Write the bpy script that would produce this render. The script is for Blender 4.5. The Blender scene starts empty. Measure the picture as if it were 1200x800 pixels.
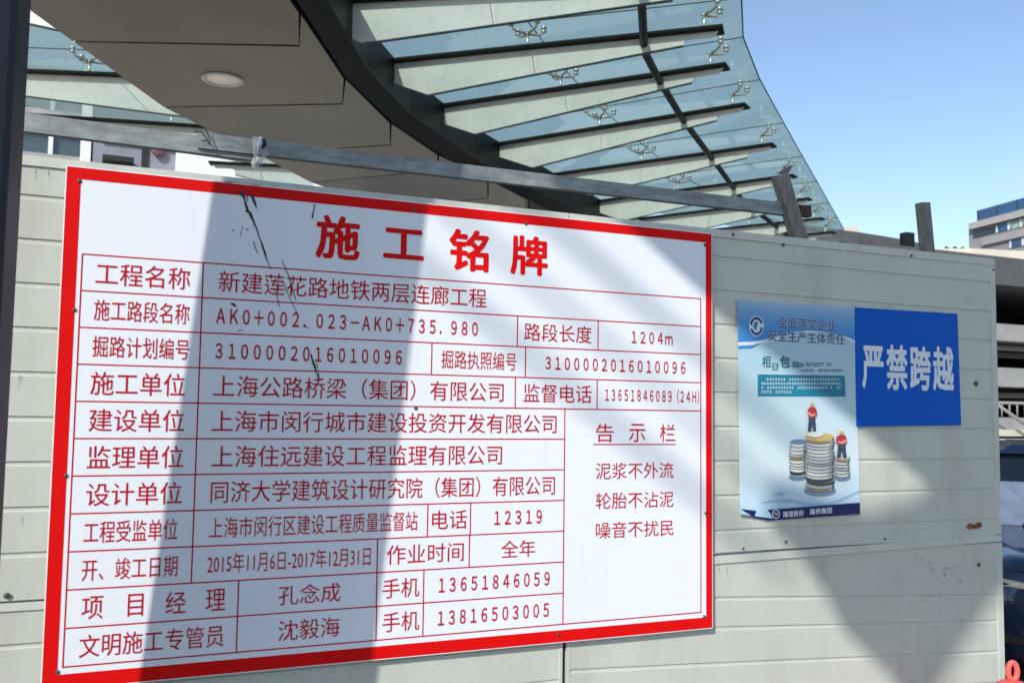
import bpy, bmesh, math, random
from mathutils import Vector, Matrix
random.seed(7)
SC = bpy.context.scene
COL = SC.collection

# ---------------------------------------------------------------- camera, sky, sun, exposure
YAW, PITCH, ROLL, FPX = math.radians(23.672), math.radians(4.2516), math.radians(0.7927), 1110.8
fw = Vector((math.sin(YAW)*math.cos(PITCH), math.cos(YAW)*math.cos(PITCH), math.sin(PITCH)))
rt0 = Vector((math.cos(YAW), -math.sin(YAW), 0)); up0 = rt0.cross(fw)
rt = rt0*math.cos(ROLL) + up0*math.sin(ROLL); up = up0*math.cos(ROLL) - rt0*math.sin(ROLL)
EYE = Vector((0, 0, 1.6))
cam = bpy.data.cameras.new('camera'); camo = bpy.data.objects.new('camera', cam); COL.objects.link(camo)
camo.matrix_world = Matrix(((rt.x, up.x, -fw.x, EYE.x), (rt.y, up.y, -fw.y, EYE.y), (rt.z, up.z, -fw.z, EYE.z), (0, 0, 0, 1)))
cam.sensor_width = 36; cam.lens = 36*FPX/1200; cam.clip_start = 0.05; cam.clip_end = 3000
cam.dof.use_dof = True; cam.dof.focus_distance = 3.9; cam.dof.aperture_fstop = 5.0
SC.camera = camo

SUN = Vector((1.1, 1.0, -0.95)).normalized()          # the way sunlight travels
world = bpy.data.worlds.new('World'); SC.world = world; world.use_nodes = True
nt = world.node_tree; bg = nt.nodes['Background']
sky = nt.nodes.new('ShaderNodeTexSky'); sky.sky_type = 'NISHITA'; sky.sun_disc = False
sky.sun_elevation = math.asin(-SUN.z); sky.sun_rotation = math.atan2(-SUN.x, -SUN.y)
sky.air_density = 1.0; sky.dust_density = 0.6; sky.ozone_density = 1.8
nt.links.new(sky.outputs[0], bg.inputs[0]); bg.inputs[1].default_value = 0.15
sl = bpy.data.lights.new('sun', 'SUN'); sl.energy = 3.35; sl.angle = math.radians(0.6); sl.color = (1.0, 0.955, 0.885)
so = bpy.data.objects.new('sun', sl); COL.objects.link(so); so.rotation_euler = SUN.to_track_quat('-Z', 'Y').to_euler()
so.location = (-6, -6, 12)
SC.view_settings.view_transform = 'Standard'; SC.view_settings.look = 'None'
SC.view_settings.exposure = 0.30; SC.view_settings.gamma = 1.0

# ---------------------------------------------------------------- measuring helpers (pixel of the 1200x800 photo -> point in the place)
def ray(x, y): return (rt*((x-600)/FPX) + up*((400-y)/FPX) + fw)
def onY(x, y, Y): d = ray(x, y); return EYE + d*(Y/d.y)
def onZ(x, y, Z): d = ray(x, y); return EYE + d*((Z-EYE.z)/d.z)
def onPl(x, y, P0, N): d = ray(x, y); return EYE + d*((P0-EYE).dot(N)/d.dot(N))

# ---------------------------------------------------------------- materials
MATS = {}
def mat(name, col, rough=0.6, metal=0.0, var=0.12, scale=6.0, bump=0.0, stretch=None, spec=0.5, dirt=None, dirt_amt=0.0, coat=0.0):
    m = bpy.data.materials.new(name); m.use_nodes = True; n = m.node_tree; b = n.nodes['Principled BSDF']
    b.inputs['Roughness'].default_value = rough; b.inputs['Metallic'].default_value = metal
    b.inputs['Specular IOR Level'].default_value = spec; b.inputs['Coat Weight'].default_value = coat
    tc = n.nodes.new('ShaderNodeTexCoord'); src = tc.outputs['Object']
    if stretch:
        mp = n.nodes.new('ShaderNodeMapping'); mp.inputs['Scale'].default_value = stretch; n.links.new(src, mp.inputs[0]); src = mp.outputs[0]
    no = n.nodes.new('ShaderNodeTexNoise'); no.inputs['Scale'].default_value = scale; no.inputs['Detail'].default_value = 6; no.inputs['Roughness'].default_value = 0.6
    n.links.new(src, no.inputs['Vector'])
    cr = n.nodes.new('ShaderNodeValToRGB'); c = Vector(col[:3])
    lo = c*(1-var); hi = c*(1+var)
    cr.color_ramp.elements[0].color = (*lo, 1); cr.color_ramp.elements[1].color = (min(hi[0],1), min(hi[1],1), min(hi[2],1), 1)
    cr.color_ramp.elements[0].position = 0.3; cr.color_ramp.elements[1].position = 0.7
    n.links.new(no.outputs['Fac'], cr.inputs[0]); out = cr.outputs[0]
    if dirt:
        n2 = n.nodes.new('ShaderNodeTexNoise'); n2.inputs['Scale'].default_value = scale*0.45; n2.inputs['Detail'].default_value = 9; n2.inputs['Roughness'].default_value = 0.7
        mp2 = n.nodes.new('ShaderNodeMapping'); mp2.inputs['Scale'].default_value = (3.0, 3.0, 0.7); mp2.inputs['Location'].default_value = (3.1, 1.7, 9.2)
        n.links.new(tc.outputs['Object'], mp2.inputs[0]); n.links.new(mp2.outputs[0], n2.inputs['Vector'])
        r2 = n.nodes.new('ShaderNodeMapRange'); r2.inputs[1].default_value = 0.5; r2.inputs[2].default_value = 0.75; r2.inputs[4].default_value = dirt_amt
        n.links.new(n2.outputs['Fac'], r2.inputs[0])
        mx = n.nodes.new('ShaderNodeMix'); mx.data_type = 'RGBA'; mx.inputs['B'].default_value = (*dirt, 1)
        n.links.new(r2.outputs[0], mx.inputs['Factor']); n.links.new(out, mx.inputs['A']); out = mx.outputs['Result']
    n.links.new(out, b.inputs['Base Color'])
    rr = n.nodes.new('ShaderNodeMapRange'); rr.inputs[3].default_value = rough*0.85; rr.inputs[4].default_value = min(1, rough*1.15)
    n.links.new(no.outputs['Fac'], rr.inputs[0]); n.links.new(rr.outputs[0], b.inputs['Roughness'])
    if bump:
        bp = n.nodes.new('ShaderNodeBump'); bp.inputs['Strength'].default_value = bump; bp.inputs['Distance'].default_value = 0.01
        n.links.new(no.outputs['Fac'], bp.inputs['Height']); n.links.new(bp.outputs[0], b.inputs['Normal'])
    MATS[name] = m; return m
def glass(name, tint, haze, hazecol, rough=0.02, body=None):
    m = bpy.data.materials.new(name); m.use_nodes = True; n = m.node_tree; n.nodes.remove(n.nodes['Principled BSDF'])
    o = n.nodes['Material Output']; t = n.nodes.new('ShaderNodeBsdfTransparent'); t.inputs[0].default_value = (*tint, 1)
    d = n.nodes.new('ShaderNodeBsdfDiffuse'); d.inputs[0].default_value = (*hazecol, 1)
    tl = n.nodes.new('ShaderNodeBsdfTranslucent'); tl.inputs[0].default_value = (*hazecol, 1)
    ad = n.nodes.new('ShaderNodeMixShader'); ad.inputs[0].default_value = 0.5; n.links.new(d.outputs[0], ad.inputs[1]); n.links.new(tl.outputs[0], ad.inputs[2])
    no = n.nodes.new('ShaderNodeTexNoise'); no.inputs['Scale'].default_value = 1.3; no.inputs['Detail'].default_value = 5
    tc = n.nodes.new('ShaderNodeTexCoord'); n.links.new(tc.outputs['Object'], no.inputs['Vector'])
    mr = n.nodes.new('ShaderNodeMapRange'); mr.inputs[3].default_value = haze*0.6; mr.inputs[4].default_value = haze*1.4; n.links.new(no.outputs['Fac'], mr.inputs[0])
    m1 = n.nodes.new('ShaderNodeMixShader'); n.links.new(mr.outputs[0], m1.inputs[0]); n.links.new(t.outputs[0], m1.inputs[1]); n.links.new(ad.outputs[0], m1.inputs[2])
    g = n.nodes.new('ShaderNodeBsdfGlossy'); g.inputs['Roughness'].default_value = rough
    lw_ = n.nodes.new('ShaderNodeLayerWeight'); pw = n.nodes.new('ShaderNodeMath'); pw.operation = 'POWER'; pw.inputs[1].default_value = 5.0
    n.links.new(lw_.outputs['Facing'], pw.inputs[0])
    fr = n.nodes.new('ShaderNodeMath'); fr.operation = 'MULTIPLY_ADD'; fr.inputs[1].default_value = 0.8; fr.inputs[2].default_value = 0.04; n.links.new(pw.outputs[0], fr.inputs[0])
    m2 = n.nodes.new('ShaderNodeMixShader'); n.links.new(fr.outputs[0], m2.inputs[0]); n.links.new(m1.outputs[0], m2.inputs[1]); n.links.new(g.outputs[0], m2.inputs[2])
    n.links.new(m2.outputs[0], o.inputs[0]); MATS[name] = m; return m

M_panel = mat('painted_sandwich_panel', (0.525, 0.55, 0.485), 0.42, var=0.05, scale=3.0, bump=0.02, dirt=(0.31, 0.29, 0.24), dirt_amt=0.42)
M_trim = mat('panel_trim', (0.545, 0.57, 0.51), 0.42, var=0.06, scale=8, dirt=(0.3, 0.28, 0.25), dirt_amt=0.3)
M_board = mat('board_white', (0.79, 0.83, 0.89), 0.35, bump=0.02, var=0.015, scale=2, dirt=(0.60, 0.60, 0.58), dirt_amt=0.22)
M_red = mat('board_red', (0.70, 0.004, 0.004), 0.5, spec=0.12, var=0.05, scale=3)
M_redtext = mat('lettering_red', (0.50, 0.006, 0.02), 0.5, spec=0.12, var=0.08, scale=9)
M_boardedge = mat('board_edge', (0.7, 0.7, 0.7), 0.4)
M_black = mat('black_paint', (0.012, 0.012, 0.014), 0.5)
M_screw = mat('screw_steel', (0.10, 0.09, 0.085), 0.5, metal=0.5, var=0.3, scale=60)
M_rust = mat('rust', (0.22, 0.09, 0.03), 0.9, var=0.5, scale=60, bump=0.3)
M_galv = mat('galvanised_steel', (0.25, 0.28, 0.28), 0.55, metal=0.3, var=0.35, scale=9, stretch=(1.0, 4.0, 4.0), dirt=(0.13, 0.11, 0.09), dirt_amt=0.6, bump=0.1)
M_galvpost = mat('weathered_channel_steel', (0.22, 0.21, 0.185), 0.6, metal=0.4, var=0.45, scale=14, stretch=(5, 5, 0.8), dirt=(0.10, 0.08, 0.06), dirt_amt=0.6, bump=0.15)
M_navy = mat('navy_painted_steel', (0.0065, 0.011, 0.021), 0.6, spec=0.2, var=0.1, scale=4, bump=0.02)
M_soffit = mat('soffit_metal', (0.245, 0.215, 0.145), 0.22, metal=0.45, var=0.10, scale=0.9, dirt=(0.13, 0.12, 0.09), dirt_amt=0.5)
M_soffit2 = mat('soffit_metal_paler', (0.285, 0.245, 0.16), 0.26, metal=0.45, var=0.10, scale=0.8, dirt=(0.16, 0.14, 0.10), dirt_amt=0.5)
M_girder = mat('dark_girder_paint', (0.010, 0.013, 0.016), 0.5, spec=0.25, var=0.2, scale=4)
M_fasc = mat('blue_grey_fascia', (0.055, 0.075, 0.095), 0.25, metal=0.3, var=0.2, scale=2)
M_flange = mat('flange_in_shade', (0.008, 0.009, 0.009), 0.6, spec=0.2, var=0.2, scale=5)  # near-black colour carries the shade beneath the flanges
M_web = mat('pale_green_web_paint', (0.86, 0.85, 0.79), 0.5, var=0.05, scale=9, bump=0.02, dirt=(0.68, 0.70, 0.62), dirt_amt=0.5)
M_steel = mat('stainless_steel', (0.80, 0.80, 0.76), 0.30, metal=0.75, var=0.05, scale=20)
M_glass = glass('canopy_glass', (0.86, 0.95, 0.91), 0.32, (0.66, 0.76, 0.70))
M_seal = mat('grey_sealant', (0.10, 0.12, 0.125), 0.7)
M_bglue = mat('poster_sign_blue', (0.001, 0.10, 0.52), 0.5, spec=0.15, var=0.04, scale=3)
M_white = mat('print_white', (0.72, 0.76, 0.80), 0.5, var=0.02)
M_conc = mat('concrete', (0.34, 0.34, 0.33), 0.85, var=0.12, scale=1.2, bump=0.05, dirt=(0.2, 0.2, 0.19), dirt_amt=0.5)
M_cream = mat('cream_concrete', (0.62, 0.57, 0.47), 0.8, var=0.08, scale=0.8)
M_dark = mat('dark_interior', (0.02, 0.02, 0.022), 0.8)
M_asph = mat('asphalt', (0.05, 0.05, 0.052), 0.9, var=0.25, scale=3, bump=0.3)
M_pave = mat('paving', (0.10, 0.10, 0.098), 0.85, var=0.15, scale=2, bump=0.1)
M_wallw = mat('white_render', (0.75, 0.76, 0.75), 0.8, var=0.04, scale=0.5)
M_lilac = mat('lilac_grey_cladding', (0.23, 0.24, 0.29), 0.6, var=0.1, scale=0.6)
M_winglass = mat('window_glass_dark', (0.05, 0.075, 0.08), 0.08, var=0.4, scale=0.35, spec=0.8)
M_blueglass = mat('blue_curtain_glass', (0.03, 0.085, 0.19), 0.12, var=0.35, scale=0.12, spec=0.8)
M_greyclad = mat('grey_cladding', (0.30, 0.29, 0.29), 0.7, var=0.1, scale=0.15)
M_carpaint = mat('navy_car_paint', (0.018, 0.035, 0.075), 0.18, metal=0.3, var=0.1, coat=0.8)
M_carglass = mat('car_glass', (0.02, 0.025, 0.03), 0.04, spec=1.0)
M_rubber = mat('rubber', (0.02, 0.02, 0.02), 0.8)
M_lamp = mat('headlamp_lens', (0.75, 0.68, 0.52), 0.1, spec=1.0)
M_sheet = mat('screen_reflection_foil', (0.72, 0.74, 0.76), 0.35, metal=0.2, var=0.2, scale=9, bump=0.6)  # pale foil colour stands in for sky mirrored in the windscreen
M_cone = mat('faded_red_plastic', (0.85, 0.12, 0.10), 0.4, var=0.12, scale=12)
M_leaf = mat('planter_leaves', (0.05, 0.09, 0.03), 0.7, var=0.4, scale=9)
M_flr = mat('red_petals', (0.6, 0.06, 0.03), 0.7, var=0.3, scale=9)
M_flp = mat('purple_petals', (0.25, 0.05, 0.35), 0.7, var=0.3, scale=9)
M_light = mat('downlight_white', (0.9, 0.88, 0.82), 0.4)
M_lens = mat('lens_lit', (.8, .76, .66), .3); M_lens.node_tree.nodes['Principled BSDF'].inputs['Emission Color'].default_value = (1, .85, .62, 1); M_lens.node_tree.nodes['Principled BSDF'].inputs['Emission Strength'].default_value = 0.16
M_shopred = mat('shop_letter_red', (0.6, 0.03, 0.05), 0.5)

# ---------------------------------------------------------------- builders
def tag(o, label=None, cat=None, group=None, kind=None):
    if label: o['label'] = label
    if cat: o['category'] = cat
    if group: o['group'] = group
    if kind: o['kind'] = kind
    return o
def empty(name, loc=(0, 0, 0), label=None, cat=None, group=None, kind=None):
    o = bpy.data.objects.new(name, None); COL.objects.link(o); o.location = loc; o.empty_display_size = 0.2
    o['_loc'] = 0
    del o['_loc']
    return tag(o, label, cat, group, kind)
def link(name, me, m, parent=None):
    o = bpy.data.objects.new(name, me); COL.objects.link(o)
    if m is not None:
        if not isinstance(m, (list, tuple)): m = [m]
        if len(me.materials) == 0:
            for q in m: me.materials.append(q)
    if parent is not None:
        o.parent = parent
        p = parent; off = Vector((0, 0, 0))
        while p is not None: off += p.location; p = p.parent
        o.location = -off
        # geometry is written in world coordinates; re-centre it on the object's own middle
        if me.users == 1 and len(me.vertices):
            c = sum((v.co for v in me.vertices), Vector())/len(me.vertices)
            for v in me.vertices: v.co -= c
            o.location = c - off
    return o
def mesh(vs, fs, smooth=False):
    me = bpy.data.meshes.new('m'); me.from_pydata([tuple(v) for v in vs], [], fs); me.update()
    bm = bmesh.new(); bm.from_mesh(me); bmesh.ops.recalc_face_normals(bm, faces=bm.faces); bm.to_mesh(me); bm.free()
    if smooth:
        for p in me.polygons: p.use_smooth = True
    return me
def bevelled(me, w, seg=2):
    bm = bmesh.new(); bm.from_mesh(me)
    bmesh.ops.bevel(bm, geom=[e for e in bm.edges if len(e.link_faces) == 2 and e.calc_face_angle(0) > 0.5], offset=w, segments=seg, profile=0.7, affect='EDGES')
    bm.to_mesh(me); bm.free(); return me
def box(name, a, b, m, parent=None, bev=0):
    x0, y0, z0 = a; x1, y1, z1 = b
    vs = [(x0,y0,z0),(x1,y0,z0),(x1,y1,z0),(x0,y1,z0),(x0,y0,z1),(x1,y0,z1),(x1,y1,z1),(x0,y1,z1)]
    me = mesh(vs, [(0,1,2,3),(4,5,6,7),(0,1,5,4),(1,2,6,5),(2,3,7,6),(3,0,4,7)])
    if bev: bevelled(me, bev)
    return link(name, me, m, parent)
def prism(name, pts, vec, m, parent=None, bev=0):
    pts = [Vector(p) for p in pts]; vec = Vector(vec); n = len(pts)
    vs = pts + [p+vec for p in pts]
    fs = [tuple(range(n)), tuple(range(n, 2*n))] + [(i, (i+1) % n, n+(i+1) % n, n+i) for i in range(n)]
    me = mesh(vs, fs)
    if bev: bevelled(me, bev)
    return link(name, me, m, parent)
def flat(name, pts, m, parent=None):
    return link(name, mesh(pts, [tuple(range(len(pts)))]), m, parent)
def sweep(pts, r, n=8, cap=True, prof=None):
    pts = [Vector(p) for p in pts]; vs = []; fs = []
    rs = r if isinstance(r, (list, tuple)) else [r]*len(pts)
    prev = None
    for i, p in enumerate(pts):
        t = (pts[min(i+1, len(pts)-1)]-pts[max(i-1, 0)]).normalized()
        a = Vector((0, 0, 1)) if abs(t.z) < 0.95 else Vector((1, 0, 0))
        if prev is not None and abs(prev.dot(t)) < 0.95: a = prev
        u = (a - t*a.dot(t)).normalized(); prev = u; v = t.cross(u)
        for k in range(n):
            an = 2*math.pi*k/n
            vs.append(p + (u*math.cos(an)+v*math.sin(an))*rs[i])
    for i in range(len(pts)-1):
        for k in range(n):
            fs.append((i*n+k, i*n+(k+1) % n, (i+1)*n+(k+1) % n, (i+1)*n+k))
    if cap: fs += [tuple(range(n)), tuple(range((len(pts)-1)*n, len(pts)*n))]
    return vs, fs
def tube(name, pts, r, m, parent=None, n=8, smooth=True):
    vs, fs = sweep(pts, r, n); return link(name, mesh(vs, fs, smooth), m, parent)
def lathe(name, prof, c, m, parent=None, n=16, axis='z', smooth=True):
    vs, fs = [], []
    for (r, h) in prof:
        for k in range(n):
            a = 2*math.pi*k/n
            if axis == 'z': vs.append((c[0]+r*math.cos(a), c[1]+r*math.sin(a), c[2]+h))
            elif axis == 'y': vs.append((c[0]+r*math.cos(a), c[1]+h, c[2]+r*math.sin(a)))
            else: vs.append((c[0]+h, c[1]+r*math.cos(a), c[2]+r*math.sin(a)))
    for i in range(len(prof)-1):
        for k in range(n): fs.append((i*n+k, i*n+(k+1) % n, (i+1)*n+(k+1) % n, (i+1)*n+k))
    fs += [tuple(range(n)), tuple(range((len(prof)-1)*n, len(prof)*n))]
    return link(name, mesh(vs, fs, smooth), m, parent)
_tc = {}
def text_mesh(s, offset):
    c = bpy.data.curves.new('t', 'FONT'); c.body = s; c.offset = offset; c.resolution_u = 2; c.fill_mode = 'FRONT'
    o = bpy.data.objects.new('t', c); COL.objects.link(o)
    dg = bpy.context.evaluated_depsgraph_get(); me = bpy.data.meshes.new_from_object(o.evaluated_get(dg))
    bpy.data.objects.remove(o); bpy.data.curves.remove(c); me.materials.clear(); return me
def text(name, s, x0, x1, zc, h, Y, m, parent, offset=0.008, italic=0.0):
    """lettering standing in a vertical plane y = Y, filling x0..x1 with height h about zc"""
    me = text_mesh(s, 0.0)
    if offset > 0:                                   # bolder strokes: the same outline struck again a hair to each side
        n0 = len(me.vertices); vs = [v.co.copy() for v in me.vertices]; fs = [tuple(p.vertices) for p in me.polygons]; V = []; F = []
        for k, (du, dv) in enumerate([(0, 0)]+[(offset*math.cos(a*math.pi/3), offset*math.sin(a*math.pi/3)) for a in range(6)]):
            F += [tuple(i+len(V) for i in f) for f in fs]; V += [Vector((c.x+du, c.y+dv, 0.002*k)) for c in vs]
        me = bpy.data.meshes.new('m'); me.from_pydata([tuple(v) for v in V], [], F)
    xs = [v.co.x for v in me.vertices]; ys = [v.co.y for v in me.vertices]
    ax, bx, ay, by = min(xs), max(xs), min(ys), max(ys)
    for v in me.vertices:
        u = (v.co.x-ax)/(bx-ax); w = (v.co.y-ay)/(by-ay)
        v.co = Vector((x0+(x1-x0)*u, Y-v.co.z*0.01, zc+h*(w-0.5)))
    return link(name, me, m, parent)

# ================================================================ THE SETTING
def ground():
    o = box('ground', (-400, -400, -0.4), (1500, 1500, -0.02), M_asph); tag(o, kind='structure')
    o = box('pavement', (-30, -25, -0.016), (60, 3.7, 0.0), M_pave); tag(o, kind='structure')
    o = box('kerb', (-30, 3.705, -0.016), (60, 3.85, 0.10), M_conc, None, 0.01); tag(o, kind='structure')
    o = box('road', (-30, 3.855, -0.016), (60, 9.0, -0.012), M_asph); tag(o, kind='structure')
    o = box('bounce_paving', (-40, 9.01, -0.016), (34, 60, -0.008), mat('pale_bounce_paving', (0.33, 0.31, 0.27), .85, var=.12, scale=1.5)); tag(o, kind='structure')  # unseen pale paving added to bounce light up to the soffit
ground()

# ================================================================ SITE FENCE
WY = 3.222        # front face of the fence panels
SY = 3.190        # front face of the notice board
fence = empty('site_fence', (1.8, WY+0.03, 0), 'off-white construction fence of horizontally grooved metal panels carrying the notice board', 'fence')
def grooved_panel(x0, x1, z0, z1, grooves, seed, tilt=0.0):
    rnd = random.Random(seed); zs = [z0]
    prof = [(z0, 0)]
    for g in sorted(grooves):
        if z0+0.02 < g < z1-0.02:
            prof += [(g-0.011, 0), (g-0.005, 0.005), (g+0.004, 0.005), (g+0.0055, 0.0)]
    prof.append((z1, 0))
    full = []
    for i, (z, d) in enumerate(prof):
        full.append((z, d))
        if i+1 < len(prof) and prof[i+1][0]-z > 0.08:
            for k in (1, 2): full.append((z+(prof[i+1][0]-z)*k/3, d))
    nx = max(6, int((x1-x0)/0.12)); vs = []; fs = []
    ph = [rnd.uniform(0, 6) for _ in range(6)]
    def wob(x, z): return 0.0016*math.sin(1.1*x+ph[4])*math.sin(2.3*z+ph[5])+0.0016*math.sin(2.1*x+ph[0]+1.3*z)+0.0007*math.sin(5.3*x+ph[1]+4*z)+0.0008*math.sin(7*z+ph[2])
    n = len(full)
    for i in range(nx+1):
        x = x0+(x1-x0)*i/nx
        for (z, d) in full:
            zz = z if z in (z0, z1) else z+tilt*(x-x0)+0.0012*math.sin(3*x+ph[3])
            vs.append((x, WY+d+wob(x, z), zz))
    for i in range(nx):
        for k in range(n-1): fs.append((i*n+k, (i+1)*n+k, (i+1)*n+k+1, i*n+k+1))
    b = len(vs)
    for (x, z) in ((x0, z0), (x1, z0), (x1, z1), (x0, z1)): vs.append((x, WY+0.05, z))
    fs.append((b, b+1, b+2, b+3))
    fs.append(tuple([i*n for i in range(nx+1)]+[b+1, b])); fs.append(tuple([i*n+n-1 for i in range(nx+1)]+[b+2, b+3]))
    fs.append(tuple(list(range(n))+[b+3, b])); fs.append(tuple([nx*n+k for k in range(n)]+[b+2, b+1]))
    me = mesh(vs, fs, True)
    try: me.set_sharp_from_angle(angle=math.radians(20))
    except Exception: pass
    return me
gr = [2.239-0.1355*k for k in range(9)]
grr = [2.250-0.140*k for k in range(9)]
def fpanel(x0, x1, z0, z1, g, seed, tilt=0): return link('fence_panel', grooved_panel(x0, x1, z0, z1, g, seed, tilt), M_panel, fence)
fpanel(-2.2, 1.630, 1.020, 2.355, gr, 1)
fpanel(1.660, 3.925, 1.045, 2.360, grr, 2)
fpanel(-2.2, 1.630, 0.12, 0.995, [0.888, 0.75, 0.61, 0.47, 0.33], 3)
fpanel(1.660, 3.925, 0.12, 1.018, [0.90, 0.782, 0.642, 0.50, 0.36, 0.22], 4, -0.055)
def trim(name, pts, y0, y1, m=M_trim, par=fence):
    return prism(name, [(x, y0, z) for x, z in pts], (0, y1-y0, 0), m, par, 0.0012)
trim('cap_channel', [(-2.2, 2.331), (1.640, 2.335), (1.640, 2.366), (-2.2, 2.362)], WY-0.006, WY+0.056)
trim('cap_channel', [(1.645, 2.334), (3.950, 2.333), (3.950, 2.368), (1.645, 2.366)], WY-0.006, WY+0.056)
trim('joint_channel', [(-2.2, 0.990), (1.636, 0.990), (1.636, 1.013), (-2.2, 1.013)], WY-0.005, WY+0.054)
trim('joint_channel', [(1.655, 0.991), (3.948, 1.024), (3.948, 1.054), (1.655, 1.022)], WY-0.007, WY+0.054)
trim('edge_channel', [(3.917, 1.060), (3.950, 1.060), (3.950, 2.331), (3.917, 2.331)], WY-0.005, WY+0.056)
trim('edge_channel', [(3.915, 0.10), (3.952, 0.10), (3.952, 1.018), (3.915, 1.018)], WY-0.005, WY+0.056)
trim('seam_channel', [(1.622, 0.10), (1.634, 0.10), (1.634, 0.985), (1.622, 0.985)], WY-0.004, WY+0.054)
trim('seam_channel', [(1.652, 0.10), (1.664, 0.10), (1.664, 0.985), (1.652, 0.985)], WY-0.004, WY+0.054)
trim('seam_backing', [(1.634, 0.10), (1.652, 0.10), (1.652, 0.985), (1.634, 0.985)], WY+0.012, WY+0.03, M_girder)
trim('base_channel', [(-2.2, 0.0), (3.952, 0.0), (3.952, 0.115), (-2.2, 0.115)], WY-0.01, WY+0.06, M_conc)
def screw(x, z, y, r, par, m=M_screw, name='screw'):
    return lathe(name, [(r, 0), (r, -0.002), (r*0.6, -0.0045)], (x, y, z), m, par, 10, 'y')
for q, r in [((858,275),.007),((917,287),.007),((1067,300),.007),((1143,449),.009),((1146,661),.009),((8,697),.009),((920,634),.006),((870,642),.005),((1036,631),.005),((1163,316),.006)]:
    p = onY(*q, WY); screw(p.x, p.z, WY-0.0055, r, fence)
# rust stains and torn holes on the panel
def blot(cx, cz, r, y, m, par, name, seed, sx=1.0, n=14):
    rnd = random.Random(seed)
    pts = [(cx+sx*r*rnd.uniform(.55, 1.15)*math.cos(2*math.pi*k/n), y, cz+r*rnd.uniform(.55, 1.15)*math.sin(2*math.pi*k/n)) for k in range(n)]
    return prism(name, pts, (0, 0.0012, 0), m, par)
p = onY(1142, 616, WY)
for i, (dx, dz, r) in enumerate([(-.02, 0, .014), (.015, .004, .016), (0.0, -.004, .010)]):
    blot(p.x+dx*1.6, p.z+dz, r*1.1, WY-0.0035-0.0004*i, M_rust, fence, 'rust_stain', 20+i, 1.5)
blot(p.x-.008, p.z, .007, WY-0.005, M_black, fence, 'torn_hole', 33, 1.3); blot(p.x+.022, p.z+.004, .006, WY-0.005, M_black, fence, 'torn_hole', 34, 1.3)
p = onY(1143, 449, WY); blot(p.x, p.z, .014, WY-0.004, M_rust, fence, 'rust_stain', 40)
# paint speckles left on the lower right panel
vs = []; fs = []; rnd = random.Random(5)
for k in range(70):
    c = onY(rnd.gauss(1110, 26), rnd.gauss(676, 18), WY); 
    if c.x > 3.88 or c.z > 0.98: continue
    r = rnd.uniform(.0015, .0045); b = len(vs)
    for j in range(6): vs.append((c.x+r*1.7*math.cos(j*1.047), WY-0.0030, c.z+r*math.sin(j*1.047)*rnd.uniform(.6, 1.2)))
    fs.append(tuple(range(b, b+6)))
o = link('paint_speckle', mesh(vs, fs), mat('speckle', (0.33, 0.35, 0.35), .7), fence); o['kind'] = 'stuff'
# fence posts behind the panels
vs = []; fs = []; rnd = random.Random(12)          # rain streaks of grime below the cap, joints and screws
for k in range(20):
    x = rnd.uniform(2.32, 3.9) if k % 3 else rnd.uniform(-.3, -.12); z = rnd.choice([2.328, 2.328, 0.990, 1.27, 1.69]) if x < 2.6 or x > 3.7 else rnd.choice([2.328, .995, 1.13])
    ln = rnd.uniform(.015, .06); w = rnd.uniform(.0008, .0022); b = len(vs)
    vs += [(x-w, WY-.0034, z), (x+w, WY-.0034, z), (x+w*.2, WY-.0034, z-ln), (x-w*.2, WY-.0034, z-ln)]; fs.append((b, b+1, b+2, b+3))
o = link('rain_streaks', mesh(vs, fs), mat('grime', (0.40, 0.41, 0.37), .8), fence); o['kind'] = 'stuff'
for i, x in enumerate([-1.4, 1.64, 3.80]):
    box('support_post', (x-0.025, WY+0.063, 0), (x+0.025, WY+0.11, 2.28), M_galv, fence)
    tube('brace', [(x, WY+0.11, 1.9), (x, WY+1.0, 0.02)], 0.022, M_galv, fence)

# ---- loose metalwork above the fence
def channel(name, A, B, w, d, t, m, side, label, cat, group=None):
    """open C channel from A to B; side = direction of the face of width w; opens away from the viewer"""
    A = Vector(A); B = Vector(B); ax = (B-A).normalized(); wv = (side - ax*side.dot(ax)).normalized()*w/2; dv = ax.cross(wv).normalized()
    if dv.y < 0: dv = -dv
    wu = wv.normalized()
    prof = [-wv, wv, wv+dv*d, wv+dv*d-wu*t, wv+dv*t-wu*t, -wv+dv*t+wu*t, -wv+dv*d+wu*t, -wv+dv*d]
    n = len(prof); vs = [A+p for p in prof]+[B+p for p in prof]
    fs = [(0,1,4,5),(1,2,3,4),(5,6,7,0),(8,9,12,13),(9,10,11,12),(13,14,15,8)]+[(i,(i+1)%n,n+(i+1)%n,n+i) for i in range(n)]
    o = link(name, mesh(vs, fs), m, None)
    c = (A+B)/2
    for v in o.data.vertices: v.co -= c
    o.location = c
    return tag(o, label, cat, group)
ry = WY+0.115
a0 = onY(-30, 135, ry); a1 = onY(300, 178, ry)
channel('steel_rail', a0, a1, 0.060, 0.03, 0.003, M_galv, Vector((0, 0, 1)), 'left grey galvanised rail running from the dark column to the tape knot', 'rail')
b0 = onY(232, 164, ry-0.012); b1 = onY(932, 246, ry-0.012)
channel('steel_rail', b0, b1, 0.054, 0.03, 0.003, M_galv, Vector((0, 0, 1)), 'long grey galvanised rail sagging from the tape knot to the leaning post', 'rail')
c0 = onY(928, 245.5, ry-0.0); c1 = onY(951, 247.5, ry-0.0)
r3 = channel('rail_end', c0, c1, 0.050, 0.03, 0.003, mat('dark_rust', (0.07, 0.035, 0.025), 0.9, var=0.5, scale=40), Vector((0, 0, 1)), 'short rusty rail stub poking out behind the leaning post', 'rail')
py = WY+0.085
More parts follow.
